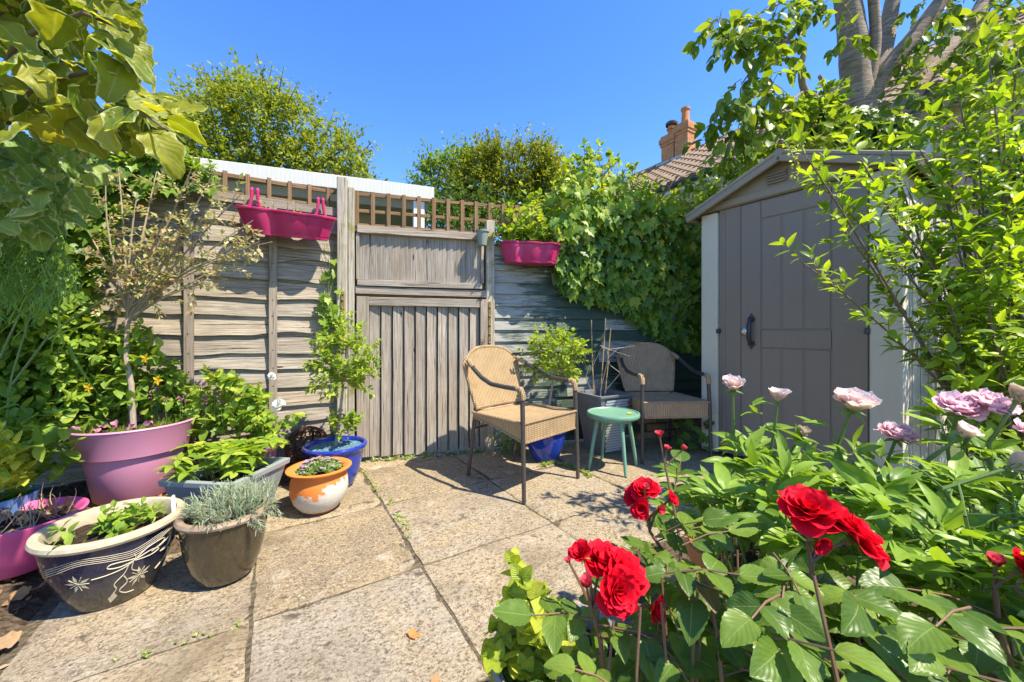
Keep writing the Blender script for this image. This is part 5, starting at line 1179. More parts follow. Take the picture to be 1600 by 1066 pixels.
# ------------------------------------------------------------------ shrub right of the shed, hedge behind it
pl = Plant('dark_hedge', 'shaded dark hedge filling the right edge behind the bright shrub', 'hedge', (3.0, 2.3, 0))
for i in range(420):
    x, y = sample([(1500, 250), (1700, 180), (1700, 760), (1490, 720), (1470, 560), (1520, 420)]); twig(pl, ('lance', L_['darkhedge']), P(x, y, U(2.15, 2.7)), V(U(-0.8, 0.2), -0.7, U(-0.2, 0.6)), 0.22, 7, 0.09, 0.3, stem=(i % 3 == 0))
pl.finish(S_['dark'], 200)
LK = ('lance', L_['laurel'])
pl = Plant('bright_shrub', 'arching bright green shrub in front of the shed side', 'shrub', (2.28, 1.62, 0.04))
base = V(2.28, 1.62, 0.04)
tg = [(1262, 248, 1.78), (1292, 300, 1.80), (1345, 250, 1.82), (1256, 412, 1.70), (1385, 330, 1.75), (1320, 360, 1.75), (1420, 300, 1.8), (1470, 210, 1.85), (1500, 160, 1.85), (1545, 90, 1.8), (1590, 80, 1.75), (1570, 190, 1.65), (1530, 260, 1.7), (1600, 250, 1.6),
      (1480, 430, 1.72), (1450, 380, 1.7), (1480, 320, 1.75), (1520, 380, 1.6), (1580, 350, 1.5), (1500, 520, 1.6), (1480, 470, 1.55), (1540, 450, 1.5), (1600, 430, 1.45), (1520, 620, 1.6), (1500, 580, 1.5), (1560, 540, 1.45), (1620, 560, 1.4), (1650, 300, 1.6), (1680, 150, 1.7), (1440, 240, 1.9), (1395, 250, 1.9)]
for x, y, Y in tg:
    q = P(x, y, Y); c_ = base + V(U(-0.15, 0.12), U(-0.12, 0.15), 0); pts = curve(c_, q, 0.05, 9, 0.12); pl.tube(pts, 0.0075, 0.003)
    for k in range(14):
        t = 0.36 + 0.64 * k / 13; a = t * 8; p = pts[min(7, int(a))].lerp(pts[min(8, int(a) + 1)], a % 1); dd = (pts[min(8, int(a) + 1)] - pts[min(7, int(a))]).normalized()
        twig(pl, LK, p, dd * 0.8 + rdir() * 0.9 + V(0, 0, 0.4), U(0.09, 0.19) * (1.15 - 0.5 * t), 6, 0.072, 0.25, 0.85, 0.0018)
    twig(pl, LK, q, (q - pts[-3]).normalized() + V(0, 0, 0.3), 0.12, 6, 0.085, 0.25, 0.8, 0.002)
pl.finish(S_['brown'], 300)

# ------------------------------------------------------------------ overhanging variegated leaves, top left
pl = Plant('variegated_climber', 'large leaved variegated climber overhanging the top left corner', 'climber', (-2.0, 1.2, 0.1))
over = [(-120, -120), (190, -120), (212, 0), (238, 45), (252, 105), (262, 160), (292, 205), (262, 228), (215, 226), (165, 232), (110, 222), (60, 240), (-120, 235)]
for pth in ([(-200, 420, 1.5), (-60, 240, 1.3), (60, 130, 1.2), (150, 110, 1.15), (215, 170, 1.1), (262, 205, 1.08)], [(-150, 330, 1.4), (0, 190, 1.25), (90, 205, 1.2), (190, 205, 1.1)], [(-60, 240, 1.3), (30, 60, 1.2), (130, 20, 1.15), (200, 50, 1.1)], [(-200, 150, 1.4), (0, 20, 1.3), (120, -60, 1.2)]):
    pl.tube([P(x, y, Y) for x, y, Y in pth], 0.011, 0.003)
for i in range(420):
    x, y = sample(over); Y = U(1.05, 1.6); d = V(U(-0.7, 1.0), U(-0.7, 0.6), U(-1.0, 0.35)); nr = V(0.35 + U(-0.8, 0.9), -0.6, 0.75 + U(-0.6, 0.5))
    pl.leaf(('fig', L_['varieg']), P(x - 18, y - 18, Y), d, nr, U(0.07, 0.13))
for i in range(230):
    x, y = sample([(-100, 225), (90, 215), (150, 245), (140, 300), (110, 350), (60, 370), (-100, 420)]); Y = U(1.45, 1.95); d = V(U(-0.3, 0.8), U(-0.6, 0.3), -U(0.2, 1.0)); nr = V(0.3 + U(-0.5, 0.6), -0.8, 0.6)
    pl.leaf(('fig', L_['varieg2']), P(x, y - 15, Y), d, nr, U(0.06, 0.11))
pl.finish(S_['brown'], 300)
pl = Plant('feathery_shrub', 'fine leaved feathery green shrub at the left edge', 'shrub', (-2.4, 1.8, 0.1))
for i in range(330):
    x, y = sample([(-90, 330), (40, 320), (100, 360), (112, 420), (70, 470), (-90, 480)]); twig(pl, ('needle', L_['feather']), P(x, y, U(1.65, 2.0)), V(U(-0.2, 1), -0.4, U(-0.7, 0.4)), 0.16, 12, 0.05, 0.5, 0.6, 0.002, stem=(i % 3 == 0))
pl.finish(S_['green'], 100)
pl = Plant('fence_ivy', 'dark ivy spilling over the left end of the fence', 'ivy', lineP(FK, F0, 120, 0.1, 0.1))
for i in range(900):
    x, y = sample([(-60, 230), (130, 235), (200, 245), (260, 250), (330, 262), (345, 300), (300, 300), (230, 300), (180, 330), (165, 400), (150, 470), (60, 500), (-60, 500)]); q = P(x, y, lineP(FK, F0, x, 0, U(0.03, 0.2)).y); pl.leaf(('ivy', L_['ivy']), q, V(U(-0.7, 0.7), -0.4, -0.8), fn_ + V(0, 0, 0.5) + rv(0.3), U(0.06, 0.11))
for i in range(60):
    x, y = sample([(200, 255), (330, 265), (345, 295), (220, 290)]); twig(pl, ('oval', L_['shrub']), P(x, y, lineP(FK, F0, x, 0, 0.1).y), V(U(-1, 1), -0.4, 0.5), 0.16, 6, 0.06, 0.3)
pl.finish(S_['brown'], 220)
# shrubs below, against the fence
pl = Plant('hypericum_shrub', 'leafy shrub with small yellow flowers behind the mauve pot', 'shrub', (-2.45, 2.1, 0.1))
hp_ = [(-80, 500), (40, 485), (110, 500), (180, 510), (245, 530), (275, 565), (290, 600), (320, 640), (120, 655), (-80, 690)]
for i in range(520):
    x, y = sample(hp_); Yf = lineP(FK, F0, x, 0, U(0.02, 0.24)).y; twig(pl, ('oval', L_['shrub']), P(x, y, Yf), V(U(-0.6, 0.7), -0.45, U(-0.1, 0.7)), U(0.09, 0.15), 6, U(0.045, 0.07), 0.25, 1.0, 0.002, mode='opp', stem=(i % 2 == 0))
for x, y in ((247, 594), (139, 606), (228, 560), (60, 560)):
    for k in range(5): a = k * 1.256; pl.leaf(('tiny', m_petal('yellow_petal', (0.75, 0.48, 0.02), (0.85, 0.62, 0.04)) if 'yellow_petal' not in bpy.data.materials else bpy.data.materials['yellow_petal']), P(x, y, 2.0), V(math.cos(a), -0.3, math.sin(a)), V(0, -1, 0.3), 0.03)
pl.finish(S_['brown'], 260)
pl = Plant('broad_leaved_plant', 'dark broad leaved plant between yellow shrub and mauve pot', 'plant', (-2.12, 1.85, 0.08))
for i in range(64):
    x, y = sample([(-60, 640), (60, 640), (130, 660), (140, 740), (120, 800), (-60, 790)]); twig(pl, ('oval', L_['shrub']), P(x, y, U(1.72, 2.0)), V(U(-0.7, 0.8), -0.6, U(0, 0.8)), 0.14, 5, 0.085, 0.3, 1.0, 0.003)
pl.finish(S_['green'], 200)
pl = Plant('golden_euonymus', 'golden yellow leaved shrub at the left edge', 'shrub', (-2.15, 1.68, 0.06))
for i in range(46):
    x, y = sample([(-60, 690), (30, 690), (60, 720), (50, 775), (-60, 790)]); twig(pl, ('oval', L_['yellow']), P(x, y, U(1.58, 1.75)), V(U(-0.6, 0.7), -0.5, U(0.1, 1)), 0.09, 5, 0.055, 0.1, 0.9, 0.002, mode='opp')
pl.finish(S_['green'], 200)
pl = Plant('tall_reed', 'tall arching reed stem at the left edge', 'reed', (-2.1, 1.75, 0.1))
for pth in ([(5, 700), (18, 590), (45, 500), (85, 380)], [(0, 560), (40, 470), (110, 440)], [(20, 600), (80, 520), (160, 470), (235, 445)]):
    pl.tube([P(x, y, 1.75) for x, y in pth], 0.005, 0.002)
for i in range(26):
    x, y = U(0, 110), U(420, 560); pl.leaf(('blade', L_['shrub']), P(x, y, U(1.7, 1.85)), V(U(-0.4, 1), -0.2, U(-0.2, 0.9)), V(0.2, -0.8, 0.6), U(0.18, 0.32))
pl.finish(S_['green'], 30)
# climbers and flowers right of the mauve pot
pl = Plant('astrantia_clump', 'leafy clump with small pink flowers left of the pink pot', 'plant', (-1.95, 2.42, 0.1))
for i in range(80):
    x, y = sample([(300, 620), (325, 590), (390, 600), (410, 620), (410, 670), (300, 690)]); twig(pl, R.choice((('ivy', L_['shrub']), ('oval', L_['box']))), P(x, y, U(2.25, 2.55)), V(U(-0.6, 0.7), -0.6, U(0.1, 0.9)), 0.13, 4, 0.072, 0.3, 1.0, 0.002)
pk = m_petal('dusky_pink_petal', (0.45, 0.16, 0.26), (0.62, 0.34, 0.42))
for i in range(24):
    x, y = R.choice(((U(228, 292), U(600, 630)), (U(310, 345), U(598, 630)))); q = P(x, y, 2.2); pl.tube([q + V(U(-.02, .02), 0, -0.14), q], 0.0015)
    for k in range(9): pl.leaf(('tiny', pk), q, rdir() + V(0, -0.3, 0.6), V(0, 0, 1) + rv(0.3), 0.02)
pl.finish(S_['green'], 200)
pl = Plant('white_rose_bush', 'light green bush with white bloom above the pink pot', 'shrub', (-1.65, 2.45, 0.1))
for i in range(60):
    x, y = sample([(345, 640), (400, 615), (440, 620), (455, 650), (430, 690), (370, 700), (340, 670)]); twig(pl, ('oval', L_['box']), P(x, y, U(2.25, 2.5)), V(U(-0.6, 0.8), -0.6, U(0.1, 0.9)), 0.12, 5, 0.06, 0.3, 1.0, 0.002)
wp = m_petal('white_petal', (0.72, 0.70, 0.60), (0.86, 0.85, 0.80))
for x, y, s in ((436, 633, 0.035), (425, 588, 0.022)):
    for k in range(16): pl.leaf(('rosep', wp), P(x, y, 2.2), rdir() + V(0, -0.6, 0.5), V(0, -1, 1) + rv(0.3), s)
pl.finish(S_['green'], 200)
# ------------------------------------------------------------------ plants in the pots
mc = POT['mauve'].location
pl = Plant('potted_tree', 'small pale variegated tree growing in the mauve pot', 'tree', (mc.x, mc.y, mc.z + 0.34))
base = V(mc.x - 0.015, mc.y, mc.z + 0.33); fork = P(199, 500, 2.12)
pl.tube([base, P(205, 600, 2.1), P(197, 560, 2.1), fork], 0.0145, 0.011)
tips = [(150, 420), (130, 350), (165, 290), (185, 262), (215, 300), (245, 268), (262, 330), (300, 262), (335, 270), (330, 320), (380, 300), (405, 378), (370, 400), (330, 440), (290, 425), (240, 440), (160, 460), (395, 345), (425, 378), (210, 380), (270, 380)]
for x, y in tips:
    q = P(x, y, U(1.95, 2.25)); pts = curve(fork + V(0, 0, U(-0.03, 0.1)), q, 0.12, 8, 0.06); pl.tube(pts, 0.0075, 0.0022)
    for k in range(9):
        t = 0.3 + 0.7 * k / 8; a = t * 7; p = pts[min(6, int(a))].lerp(pts[min(7, int(a) + 1)], a % 1)
        twig(pl, ('tiny', L_['pale']), p, rdir() + (q - fork).normalized() * 0.6 + V(0, 0, 0.15), U(0.06, 0.15), 9, 0.038, 0.3, 0.8, 0.0015)
pl.finish(S_['grey'], 300, minpx=5)
pl = Plant('pot_sedum', 'low sprouts and pink petals round the stem in the mauve pot', 'plant', (mc.x, mc.y, mc.z + 0.35))
for i in range(190):
    a = U(0, 6.28); r = 0.225 * math.sqrt(U(0.1, 1)); q = V(mc.x + r * math.cos(a), mc.y + r * math.sin(a), mc.z + 0.345)
    if q.x < mc.x + 0.0 and R.random() < 0.7: continue
    for k in range(4): pl.leaf(('needle', L_['box']), q, V(U(-0.6, 0.6), U(-0.6, 0.6), 1), V(0, -1, 0.2), U(0.03, 0.06))
for i in range(12):
    q = V(mc.x + U(-0.15, 0.15), mc.y + U(-0.2, 0.05), mc.z + U(0.36, 0.42)); pl.leaf(('rosep', pk), q, rdir(), V(0, 0, 1) + rv(0.4), 0.03)
pl.finish(S_['green'], 60, minpx=5)
def inpot(k, dz): return Vector(POT[k].location) + V(0, 0, dz)
pl = Plant('strawberry_seedlings', 'sprawling green seedlings in the navy glazed pot', 'plant', inpot('navy', 0.23)); o = inpot('navy', 0.235)
for i in range(22):
    a = U(0, 6.28); r = U(0.0, 0.15); q = o + V(r * math.cos(a), r * math.sin(a), 0)
    if i > 7: q = o + V(U(-0.02, 0.14), U(-0.10, 0.12), 0)
    twig(pl, ('oval', L_['shrub']), q, V(U(-0.6, 0.6), U(-0.6, 0.6), 1), U(0.04, 0.10), 4, 0.042, 0.5, 1.1, 0.002, mode='opp')
for i in range(10): pl.leaf(('oval', L_['dry']), o + V(U(-0.12, 0.12), U(-0.12, 0.12), 0.012), rdir() * V(1, 1, 0.1).length, V(0, 0, 1) + rv(0.2), 0.03)
pl.finish(S_['green'], 160, minpx=5)
pl = Plant('curry_plant', 'tufted silvery lavender filling the brown glazed pot', 'plant', inpot('brown', 0.24)); o = inpot('brown', 0.24)
for i in range(230):
    a = U(0, 6.28); r = 0.105 * math.sqrt(U(0, 1)); q = o + V(r * math.cos(a) + 0.02, r * math.sin(a) + 0.02, 0)
    d = V(math.cos(a) * r * 7, math.sin(a) * r * 7, 0.9) + rv(0.2); L = U(0.05, 0.11)
    twig(pl, ('needle', L_['lav']), q, d, L, 11, 0.036, 0.2, 0.55, 0.0012, lpos=0.25)
for i in range(12):
    twig(pl, ('needle', L_['lav']), o + V(U(0.08, 0.13), U(-0.06, 0.1), 0.02), V(1, -0.3, U(-0.2, 0.3)), 0.10, 12, 0.03, 0.6, 0.55, 0.0012)
pl.leaf(('oval', L_['yellow']), o + V(-0.085, -0.065, 0.012), V(1, -0.3, 0), V(0, -0.2, 1), 0.04)
pl.finish(S_['grey'], 160, minpx=8)
pl = Plant('alpine_aster', 'low grey green cushion with lilac flowers in the orange pot', 'plant', inpot('orange', 0.22)); o = inpot('orange', 0.212)
for i in range(420):
    a = U(0, 6.28); r = 0.112 * math.sqrt(U(0, 1)); h = 0.045 * (1 - (r / 0.125) ** 2); q = o + V(r * math.cos(a), r * math.sin(a), h)
    for k in range(3): pl.leaf(('tiny', L_['lav'] if R.random() < 0.45 else L_['shrub']), q, rdir() + V(0, 0, 0.7), V(0, 0, 1) + rv(0.3), U(0.016, 0.03))
lil = m_petal('lilac_petal', (0.50, 0.28, 0.48), (0.68, 0.48, 0.66))
for i in range(30):
    a = U(0, 6.28); r = 0.11 * math.sqrt(U(0, 1)); q = o + V(r * math.cos(a), r * math.sin(a), 0.055 * (1 - (r / 0.13) ** 2) + 0.014)
    for k in range(7): w_ = k * 0.9; pl.leaf(('tiny', lil), q, V(math.cos(w_), math.sin(w_), 0.35), V(0, 0, 1), 0.014)
pl.finish(S_['green'], 60, minpx=4)
pl = Plant('young_peony', 'bright lobed young foliage in the square blue grey planter', 'plant', inpot('trough', 0.24)); o = inpot('trough', 0.235)
for i in range(46):
    q = o + V(U(-0.12, 0.12), U(-0.12, 0.12), 0); d = V((q - o).x * 3.5 + U(-0.4, 0.4), (q - o).y * 3.5 + U(-0.4, 0.4), 1); L = U(0.08, 0.19)
    p1_ = q + d.normalized() * L; pl.tube([q, q.lerp(p1_, 0.5) + rv(0.006), p1_], 0.0025, 0.0015)
    for k in range(6):
        w_ = k * 1.047 + U(-0.2, 0.2); pl.leaf(('lance', L_['box'] if R.random() < 0.55 else L_['laurel']), p1_, V(math.cos(w_), math.sin(w_), U(-0.1, 0.5)), V(0, 0, 1) + rv(0.2), U(0.06, 0.10))
for i in range(14): pl.leaf(('oval', L_['dry']), o + V(U(-0.14, 0.14), U(-0.14, 0.14), 0.02), rdir(), V(0, 0, 1) + rv(0.4), 0.05)
pl.finish(S_['green'], 260)
def lolly(name, label, o, x, y, Y, rad, sprout=None):
    pl = Plant(name, label, 'shrub', o); c_ = P(x, y, Y); pl.tube(curve(o, c_ - V(0, 0, rad[1] * 0.3), 0.03, 6), 0.010, 0.008)
    for i in range(16):
        e = c_ + V(U(-1, 1) * rad[0], U(-1, 1) * rad[0], U(-0.9, 1) * rad[1]) * 0.7; pl.tube(curve(c_ - V(0, 0, rad[1] * 0.5), e, 0.12, 5), 0.005, 0.002)
    for i in range(210):
        d = rdir(); rr = U(0.35, 1) ; q = c_ + V(d.x * rad[0], d.y * rad[0], d.z * rad[1]) * rr * (1 + 0.25 * noise.noise(d * 2.1 + V(x, 0, 0)))
        twig(pl, ('oval', L_['box']), q, d * 0.5 + V(0, -0.15, 0.6) + rv(0.4), U(0.05, 0.10), 6, 0.042, 0.1, 0.8, 0.0015)
    if sprout:
        for i in range(20): twig(pl, ('oval', L_['box']), sprout + V(U(-0.06, 0.06), U(-0.05, 0.05), U(0, 0.10)), V(U(-0.6, 0.6), U(-0.7, 0.3), 0.8), 0.10, 6, 0.048, 0.1, 0.8, 0.0015)
    pl.finish(S_['grey'], 300, minpx=7)
o = inpot('blue', 0.24)
lolly('clipped_bay', 'loose bright green standard shrub in the front cobalt pot', o, 538, 566, 2.5, (0.20, 0.25), o + V(0.06, 0.0, 0.05))
o = inpot('blue2', 0.22)
lolly('clipped_box', 'round bright green standard shrub behind the honey chair', o, 868, 556, 3.02, (0.235, 0.22))
pl = Plant('dry_bowl_plant', 'dry tangled stems in the magenta bowl', 'plant', inpot('bowl', 0.17)); o = inpot('bowl', 0.165)
for i in range(60):
    a = U(0, 6.28); r = 0.14 * math.sqrt(U(0, 1)); q = o + V(r * math.cos(a), r * math.sin(a), 0); pl.tube(curve(q, q + V(U(-0.06, 0.06), U(-0.06, 0.06), U(0.03, 0.13)), 0.3, 5), 0.0022, 0.001)
    for k in range(2): pl.leaf(('oval', L_['dry']), q + V(0, 0, 0.012) + rv(0.015), rdir(), V(0, 0, 1) + rv(0.5), U(0.025, 0.05))
pl.finish(m_plain('straw_stem', (0.42, 0.28, 0.17), 0.8), 100, minpx=6)
# fallen leaves and weeds
lit = Plant('leaf_litter', 'dry brown leaves lying on the soil left of the navy pot', 'leaves', (-1.75, 1.3, 0))
for i in range(420):
    x, y = U(-2.2, -1.2), U(0.9, 2.3); h = bedL(x, y)
    if h < -0.05: continue
    lit.leaf(('oval', L_['dry']), V(x, y, h + 0.008), V(U(-1, 1), U(-1, 1), U(-0.1, 0.25)), V(0, 0, 1) + rv(0.5), U(0.025, 0.05))
for x, y in ((200, 800), (165, 760), (60, 905), (45, 915), (30, 985)):
    q = G(x, y, 0.05); q.z = max(0.0, bedL(q.x, q.y)) + 0.02; lit.leaf(('fig', L_['dry']), q, V(U(-1, 1), -0.3, 0.2), V(0, -0.5, 1) + rv(0.2), 0.06)
lit.finish(S_['brown'], 200)
fl_ = add('fallen_leaf', leafmesh('fig', 2, m_leaf('orange_dead_leaf', [(0.36, 0.14, 0.04), (0.45, 0.2, 0.07)], 0.6, 0.2)), None, leafM(G(640, 996, 0.004), V(0.6, 0.75, 0.12), V(-0.3, -0.6, 1), 0.05)); tag(fl_, 'curled orange dead leaf lying on the paving', 'leaf')
fl_ = add('fallen_leaf', leafmesh('oval', 1, L_['dry']), None, leafM(G(672, 1068, 0.006), V(0.6, 0.35, 0.2), V(0.3, -0.3, 1), 0.035)); tag(fl_, 'dark dead leaf at the bottom edge of the paving', 'leaf')
fl_ = add('fallen_leaf', leafmesh('oval', 1, L_['yellow']), None, leafM(V(0.83, 2.76, 0.409), V(0.8, 0.3, 0.1), V(0, -0.2, 1), 0.05)); tag(fl_, 'yellow leaf lying on the mint green stool', 'leaf')
fl_ = add('fallen_leaf', leafmesh('oval', 2, L_['yellow']), None, leafM(V(1.18, 3.13, 0.452), V(0.8, 0.3, 0.1), V(0, -0.2, 1), 0.06)); tag(fl_, 'yellow leaf lying on the brown chair seat', 'leaf')
lab = MB(); lab.prism([(-0.008, -0.03), (0.008, -0.03), (0.008, 0.045), (0.004, 0.052), (-0.004, 0.052), (-0.008, 0.045)], 0, 0.0015)
lo_ = lab.build('plant_label', m_plain('white_label_plastic', (0.8, 0.8, 0.78), 0.4), None, M=frame(Vector(POT['navy'].location) + V(0.155, 0.085, 0.285), V(0.8, 0.1, 0.5), V(-0.2, -1, 0.6))); tag(lo_, 'small white plant label on the navy pot rim', 'label')
def weeds(label, pts, n, s):
    pl = Plant('joint_weeds', label, 'weeds', pts[0])
    for i in range(n):
        k = U(0, len(pts) - 1.001); q = pts[int(k)].lerp(pts[int(k) + 1], k % 1) + V(U(-0.02, 0.02), U(-0.02, 0.02), 0)
        for j in range(5): pl.leaf((R.choice(('needle', 'tiny')), L_[R.choice(('box', 'shrub', 'pale'))]), q, V(U(-1, 1), U(-1, 1), U(0.1, 1)), V(0, 0, 1) + rv(0.3), s * U(0.5, 1.2))
    pl.finish(S_['green'], 60, minpx=5)
weeds('small weeds sprouting along the foot of the gate', [GP(565, 0.0, 0.05), GP(660, 0, 0.04), GP(775, 0, 0.05)], 70, 0.035)
weeds('small weeds in the joint near the orange pot', [G(560, 730), G(575, 752), G(620, 800), G(640, 838)], 34, 0.022)
weeds('yellow weeds at the foot of the second blue pot', [G(845, 728), G(870, 722), G(905, 735), G(925, 745)], 60, 0.035)
weeds('tiny weeds in the left paving joint', [G(140, 1052), G(250, 1015), G(384, 975)], 12, 0.016)
pl = Plant('gate_side_weeds', 'loose weeds between the gate post and second blue pot', 'weeds', GP(790, 0, 0.05))
for i in range(40): q = V(U(-0.10, 0.12), U(3.05, 3.25), 0); twig(pl, ('tiny', L_['shrub']), q, V(U(-0.5, 0.5), -0.3, 1), U(0.1, 0.35), 9, 0.03, 0.3, 0.9, 0.002)
pl.finish(S_['green'], 100, minpx=5)

# ------------------------------------------------------------------ flowers
def flower(pl, kind, pos, axis, size, n, mat, open_=1.0, name='flower', rings=None):
    axis = axis.normalized(); o_ = axis.orthogonal().normalized(); b_ = axis.cross(o_)
    cal = MB().lathe([(0.001, -0.13 * size), (0.09 * size, -0.10 * size), (0.13 * size, 0.0), (0.06 * size, 0.06 * size), (0.001, 0.08 * size)], 10)
    f = cal.build(name, L_['sepal'].copy() if False else L_['sepal'], pl.root, smooth=True, M=frame(pos, o_, axis), world=True)
    inv = WM[f].inverted(); a = U(0, 6)
    def put(me, d, nr, p, s, nm):
        o = bpy.data.objects.new(nm, me); COL.objects.link(o); o.parent = f; o.matrix_basis = inv @ leafM(p, d, nr, s)
    for i in range(n):
        t = i / max(1, n - 1); tilt = (0.06 + 1.28 * t ** 0.9) * open_ + U(-0.08, 0.08); a += 2.39996
        rad = o_ * math.cos(a) + b_ * math.sin(a)
        d = axis * math.cos(tilt) + rad * math.sin(tilt); nr = axis * math.sin(tilt) - rad * math.cos(tilt)
        if kind == 'rosep': s = size * (0.42 + 0.36 * t ** 0.7)
        else: s = size * (0.52 + 0.20 * t + U(-0.06, 0.06)); d = (d + rv(0.10)).normalized()
        put(leafmesh(kind, R.randrange(len(LEAFDEF[kind])), mat), d, nr, pos + rad * size * 0.05 * t + axis * size * 0.02, s, 'petal')
    for k in range(5):
        a += 1.2566; rad = o_ * math.cos(a) + b_ * math.sin(a); tl = 1.5 if open_ > 0.6 else 0.55
        d = axis * math.cos(tl) + rad * math.sin(tl); put(leafmesh('lance', 1, L_['sepal']), d, axis * math.sin(tl) - rad * math.cos(tl), pos - axis * size * 0.05, size * 0.5, 'sepal')
    return f
red = m_petal('red_rose_petal', (0.62, 0.002, 0.012), (0.84, 0.010, 0.035), 0.25, 0.5)
redp = m_petal('pink_red_bud_petal', (0.64, 0.02, 0.04), (0.78, 0.10, 0.13), 0.25, 0.5)
blush = m_petal('blush_peony_petal', (0.90, 0.56, 0.50), (0.93, 0.82, 0.76), 0.35, 0.6)
pinkp = m_petal('pink_peony_petal', (0.90, 0.46, 0.55), (0.94, 0.74, 0.78), 0.45, 0.6)
cream = m_petal('faded_peony_petal', (0.62, 0.46, 0.30), (0.80, 0.66, 0.50), 0.35, 0.6)
def rose_leaf(pl, p, d, s, key=None, n=5):
    d = d.normalized()
    for c_ in (p, p + d * s, p + d * s * 1.9):
        x = 800 + F * c_.x / c_.y; y = HZ - F * (c_.z - CH) / c_.y
        if any(c_.y < bY + 0.015 and (x - bx) ** 2 + (y - by) ** 2 < br * br for bx, by, br, bY in BLOOMS): return
    key = key or ('ovalbig', L_['rose']); side = d.cross(V(0, 0, 1))
    if side.length < 0.1: side = V(1, 0, 0)
    side.normalize(); q = p + d * s * 1.9 + V(0, 0, -0.1 * s); pl.tube([p, p + d * s * 1.0 + V(0, 0, 0.08 * s), q], 0.0016, 0.0011)
    up_ = V(0.1, -0.35, 1)
    pl.leaf(key, q, d + V(0, 0, -0.25) + rv(0.12), up_ + rv(0.25), s * 1.12)
    for f, k in ((0.62, 0.95), (0.25, 0.75))[:(n - 1) // 2]:
        for sg in (-1, 1): pl.leaf(key, p + d * s * 1.9 * f, side * sg + d * 0.45 + V(0, 0, -0.12) + rv(0.12), up_ + rv(0.25), s * k)
def rose_bush(label, base, canes, nfill, poly, Yr, group='red rose bushes'):
    pl = Plant('rose_bush', label, 'rose', base, group)
    for (pts, heads, lvs) in canes:
        c_ = [Vector(base) + V(U(-0.03, 0.03), U(-0.03, 0.03), 0)] + [P(*q) for q in pts]; pl.tube(c_, 0.0052, 0.0032)
        for t in lvs:
            k = t * (len(c_) - 1.001); p = c_[int(k)].lerp(c_[int(k) + 1], k % 1)
            rose_leaf(pl, p, V(U(-1, 1), U(-0.9, 0.3), U(-0.1, 0.4)), U(0.045, 0.062))
        for (hx_, hy_, hY, ax, sz, kind) in heads:
            q = P(hx_, hy_, hY); sz *= 0.70; ax = V(*ax).normalized(); foot = q - ax * sz * 0.1
            st_ = c_[-1]; pl.tube([st_, st_.lerp(foot, 0.55) - ax * 0.012 + V(0, 0, 0.004), foot], 0.0026, 0.0022)
            if kind == 'rose': flower(pl, 'rosep', q, ax, sz, 24, red)
            elif kind == 'half': flower(pl, 'rosep', q, ax, sz, 14, red, 0.62)
            else: flower(pl, 'rosep', q, ax, sz, 7, redp, 0.30, 'flower_bud')
    for i in range(nfill):
        x, y = sample(poly); q = P(x, y, U(*Yr)); d = V(U(-1, 1), U(-1, 0.3), U(-0.1, 0.35)); rose_leaf(pl, q - d * 0.05, d, U(0.036, 0.054), ('ovalbig', L_['rosered']) if R.random() < 0.03 else None)
        if i % 3 == 0: pl.tube(curve(V(q.x * 0.8 + base[0] * 0.2, q.y * 0.9, max(0.1, q.z - 0.35)), q, 0.1, 5), 0.0035, 0.002)
    pl.finish(S_['red'], 300, minpx=9)
rose_bush('rose bush with red blooms nearest the paving', (0.17, 0.66, 0.02), [
  ([(950, 1100, 0.60), (938, 1000, 0.60), (925, 955, 0.60)], [(962, 922, 0.575, (0.25, -0.9, 0.35), 0.062, 'rose'), (970, 898, 0.62, (0.45, -0.35, 0.9), 0.075, 'rose'), (940, 880, 0.64, (0.2, -0.3, 1), 0.066, 'rose'), (910, 868, 0.63, (-0.5, -0.3, 0.8), 0.042, 'half'), (1015, 948, 0.60, (0.7, -0.6, 0.1), 0.046, 'half'), (917, 918, 0.585, (-0.15, -0.2, 1), 0.034, 'bud'), (890, 880, 0.61, (-0.5, 0, 1), 0.018, 'bud')], (0.78, 0.85, 0.9, 0.7, 0.6)),
  ([(1052, 1080, 0.72), (1042, 930, 0.76), (1035, 860, 0.78), (1015, 830, 0.79)], [(1008, 768, 0.79, (-0.25, -0.4, 1), 0.054, 'rose'), (993, 776, 0.80, (-0.6, -0.4, 0.6), 0.044, 'rose'), (1003, 794, 0.77, (-0.4, -0.8, 0.2), 0.044, 'half'), (1045, 782, 0.78, (0.6, -0.5, 0.6), 0.034, 'half'), (1028, 797, 0.77, (0.3, -0.8, 0.3), 0.03, 'bud'), (1008, 764, 0.76, (0.1, -0.6, 0.9), 0.022, 'bud')], (0.5, 0.6, 0.7, 0.78, 0.86, 0.92)),
  ([(1075, 1000, 0.85), (1060, 830, 0.95), (1040, 730, 1.0)], [(1031, 683, 1.0, (-0.2, -0.2, 1), 0.034, 'bud'), (1042, 704, 1.0, (0.2, -0.2, 1), 0.026, 'bud'), (1066, 703, 1.0, (0.5, -0.2, 0.9), 0.026, 'bud')], (0.6, 0.72, 0.82)),
], 74, [(920, 980), (1010, 900), (1090, 840), (1190, 860), (1230, 960), (1240, 1110), (900, 1110)], (0.50, 0.84))
rose_bush('rose bush with a double red cluster among the peony leaves', (0.52, 0.60, 0.02), [
  ([(1290, 1060, 0.56), (1270, 960, 0.57), (1268, 880, 0.585)], [(1262, 802, 0.60, (-0.25, -0.35, 1), 0.078, 'rose'), (1298, 815, 0.59, (0.2, -0.4, 1), 0.066, 'rose'), (1330, 842, 0.575, (0.6, -0.35, 0.7), 0.078, 'rose'), (1275, 845, 0.575, (0.05, -0.8, -0.2), 0.035, 'half')], (0.60, 0.7, 0.78, 0.84, 0.66)),
], 44, [(1190, 900), (1290, 890), (1400, 920), (1420, 1110), (1190, 1110)], (0.42, 0.62))
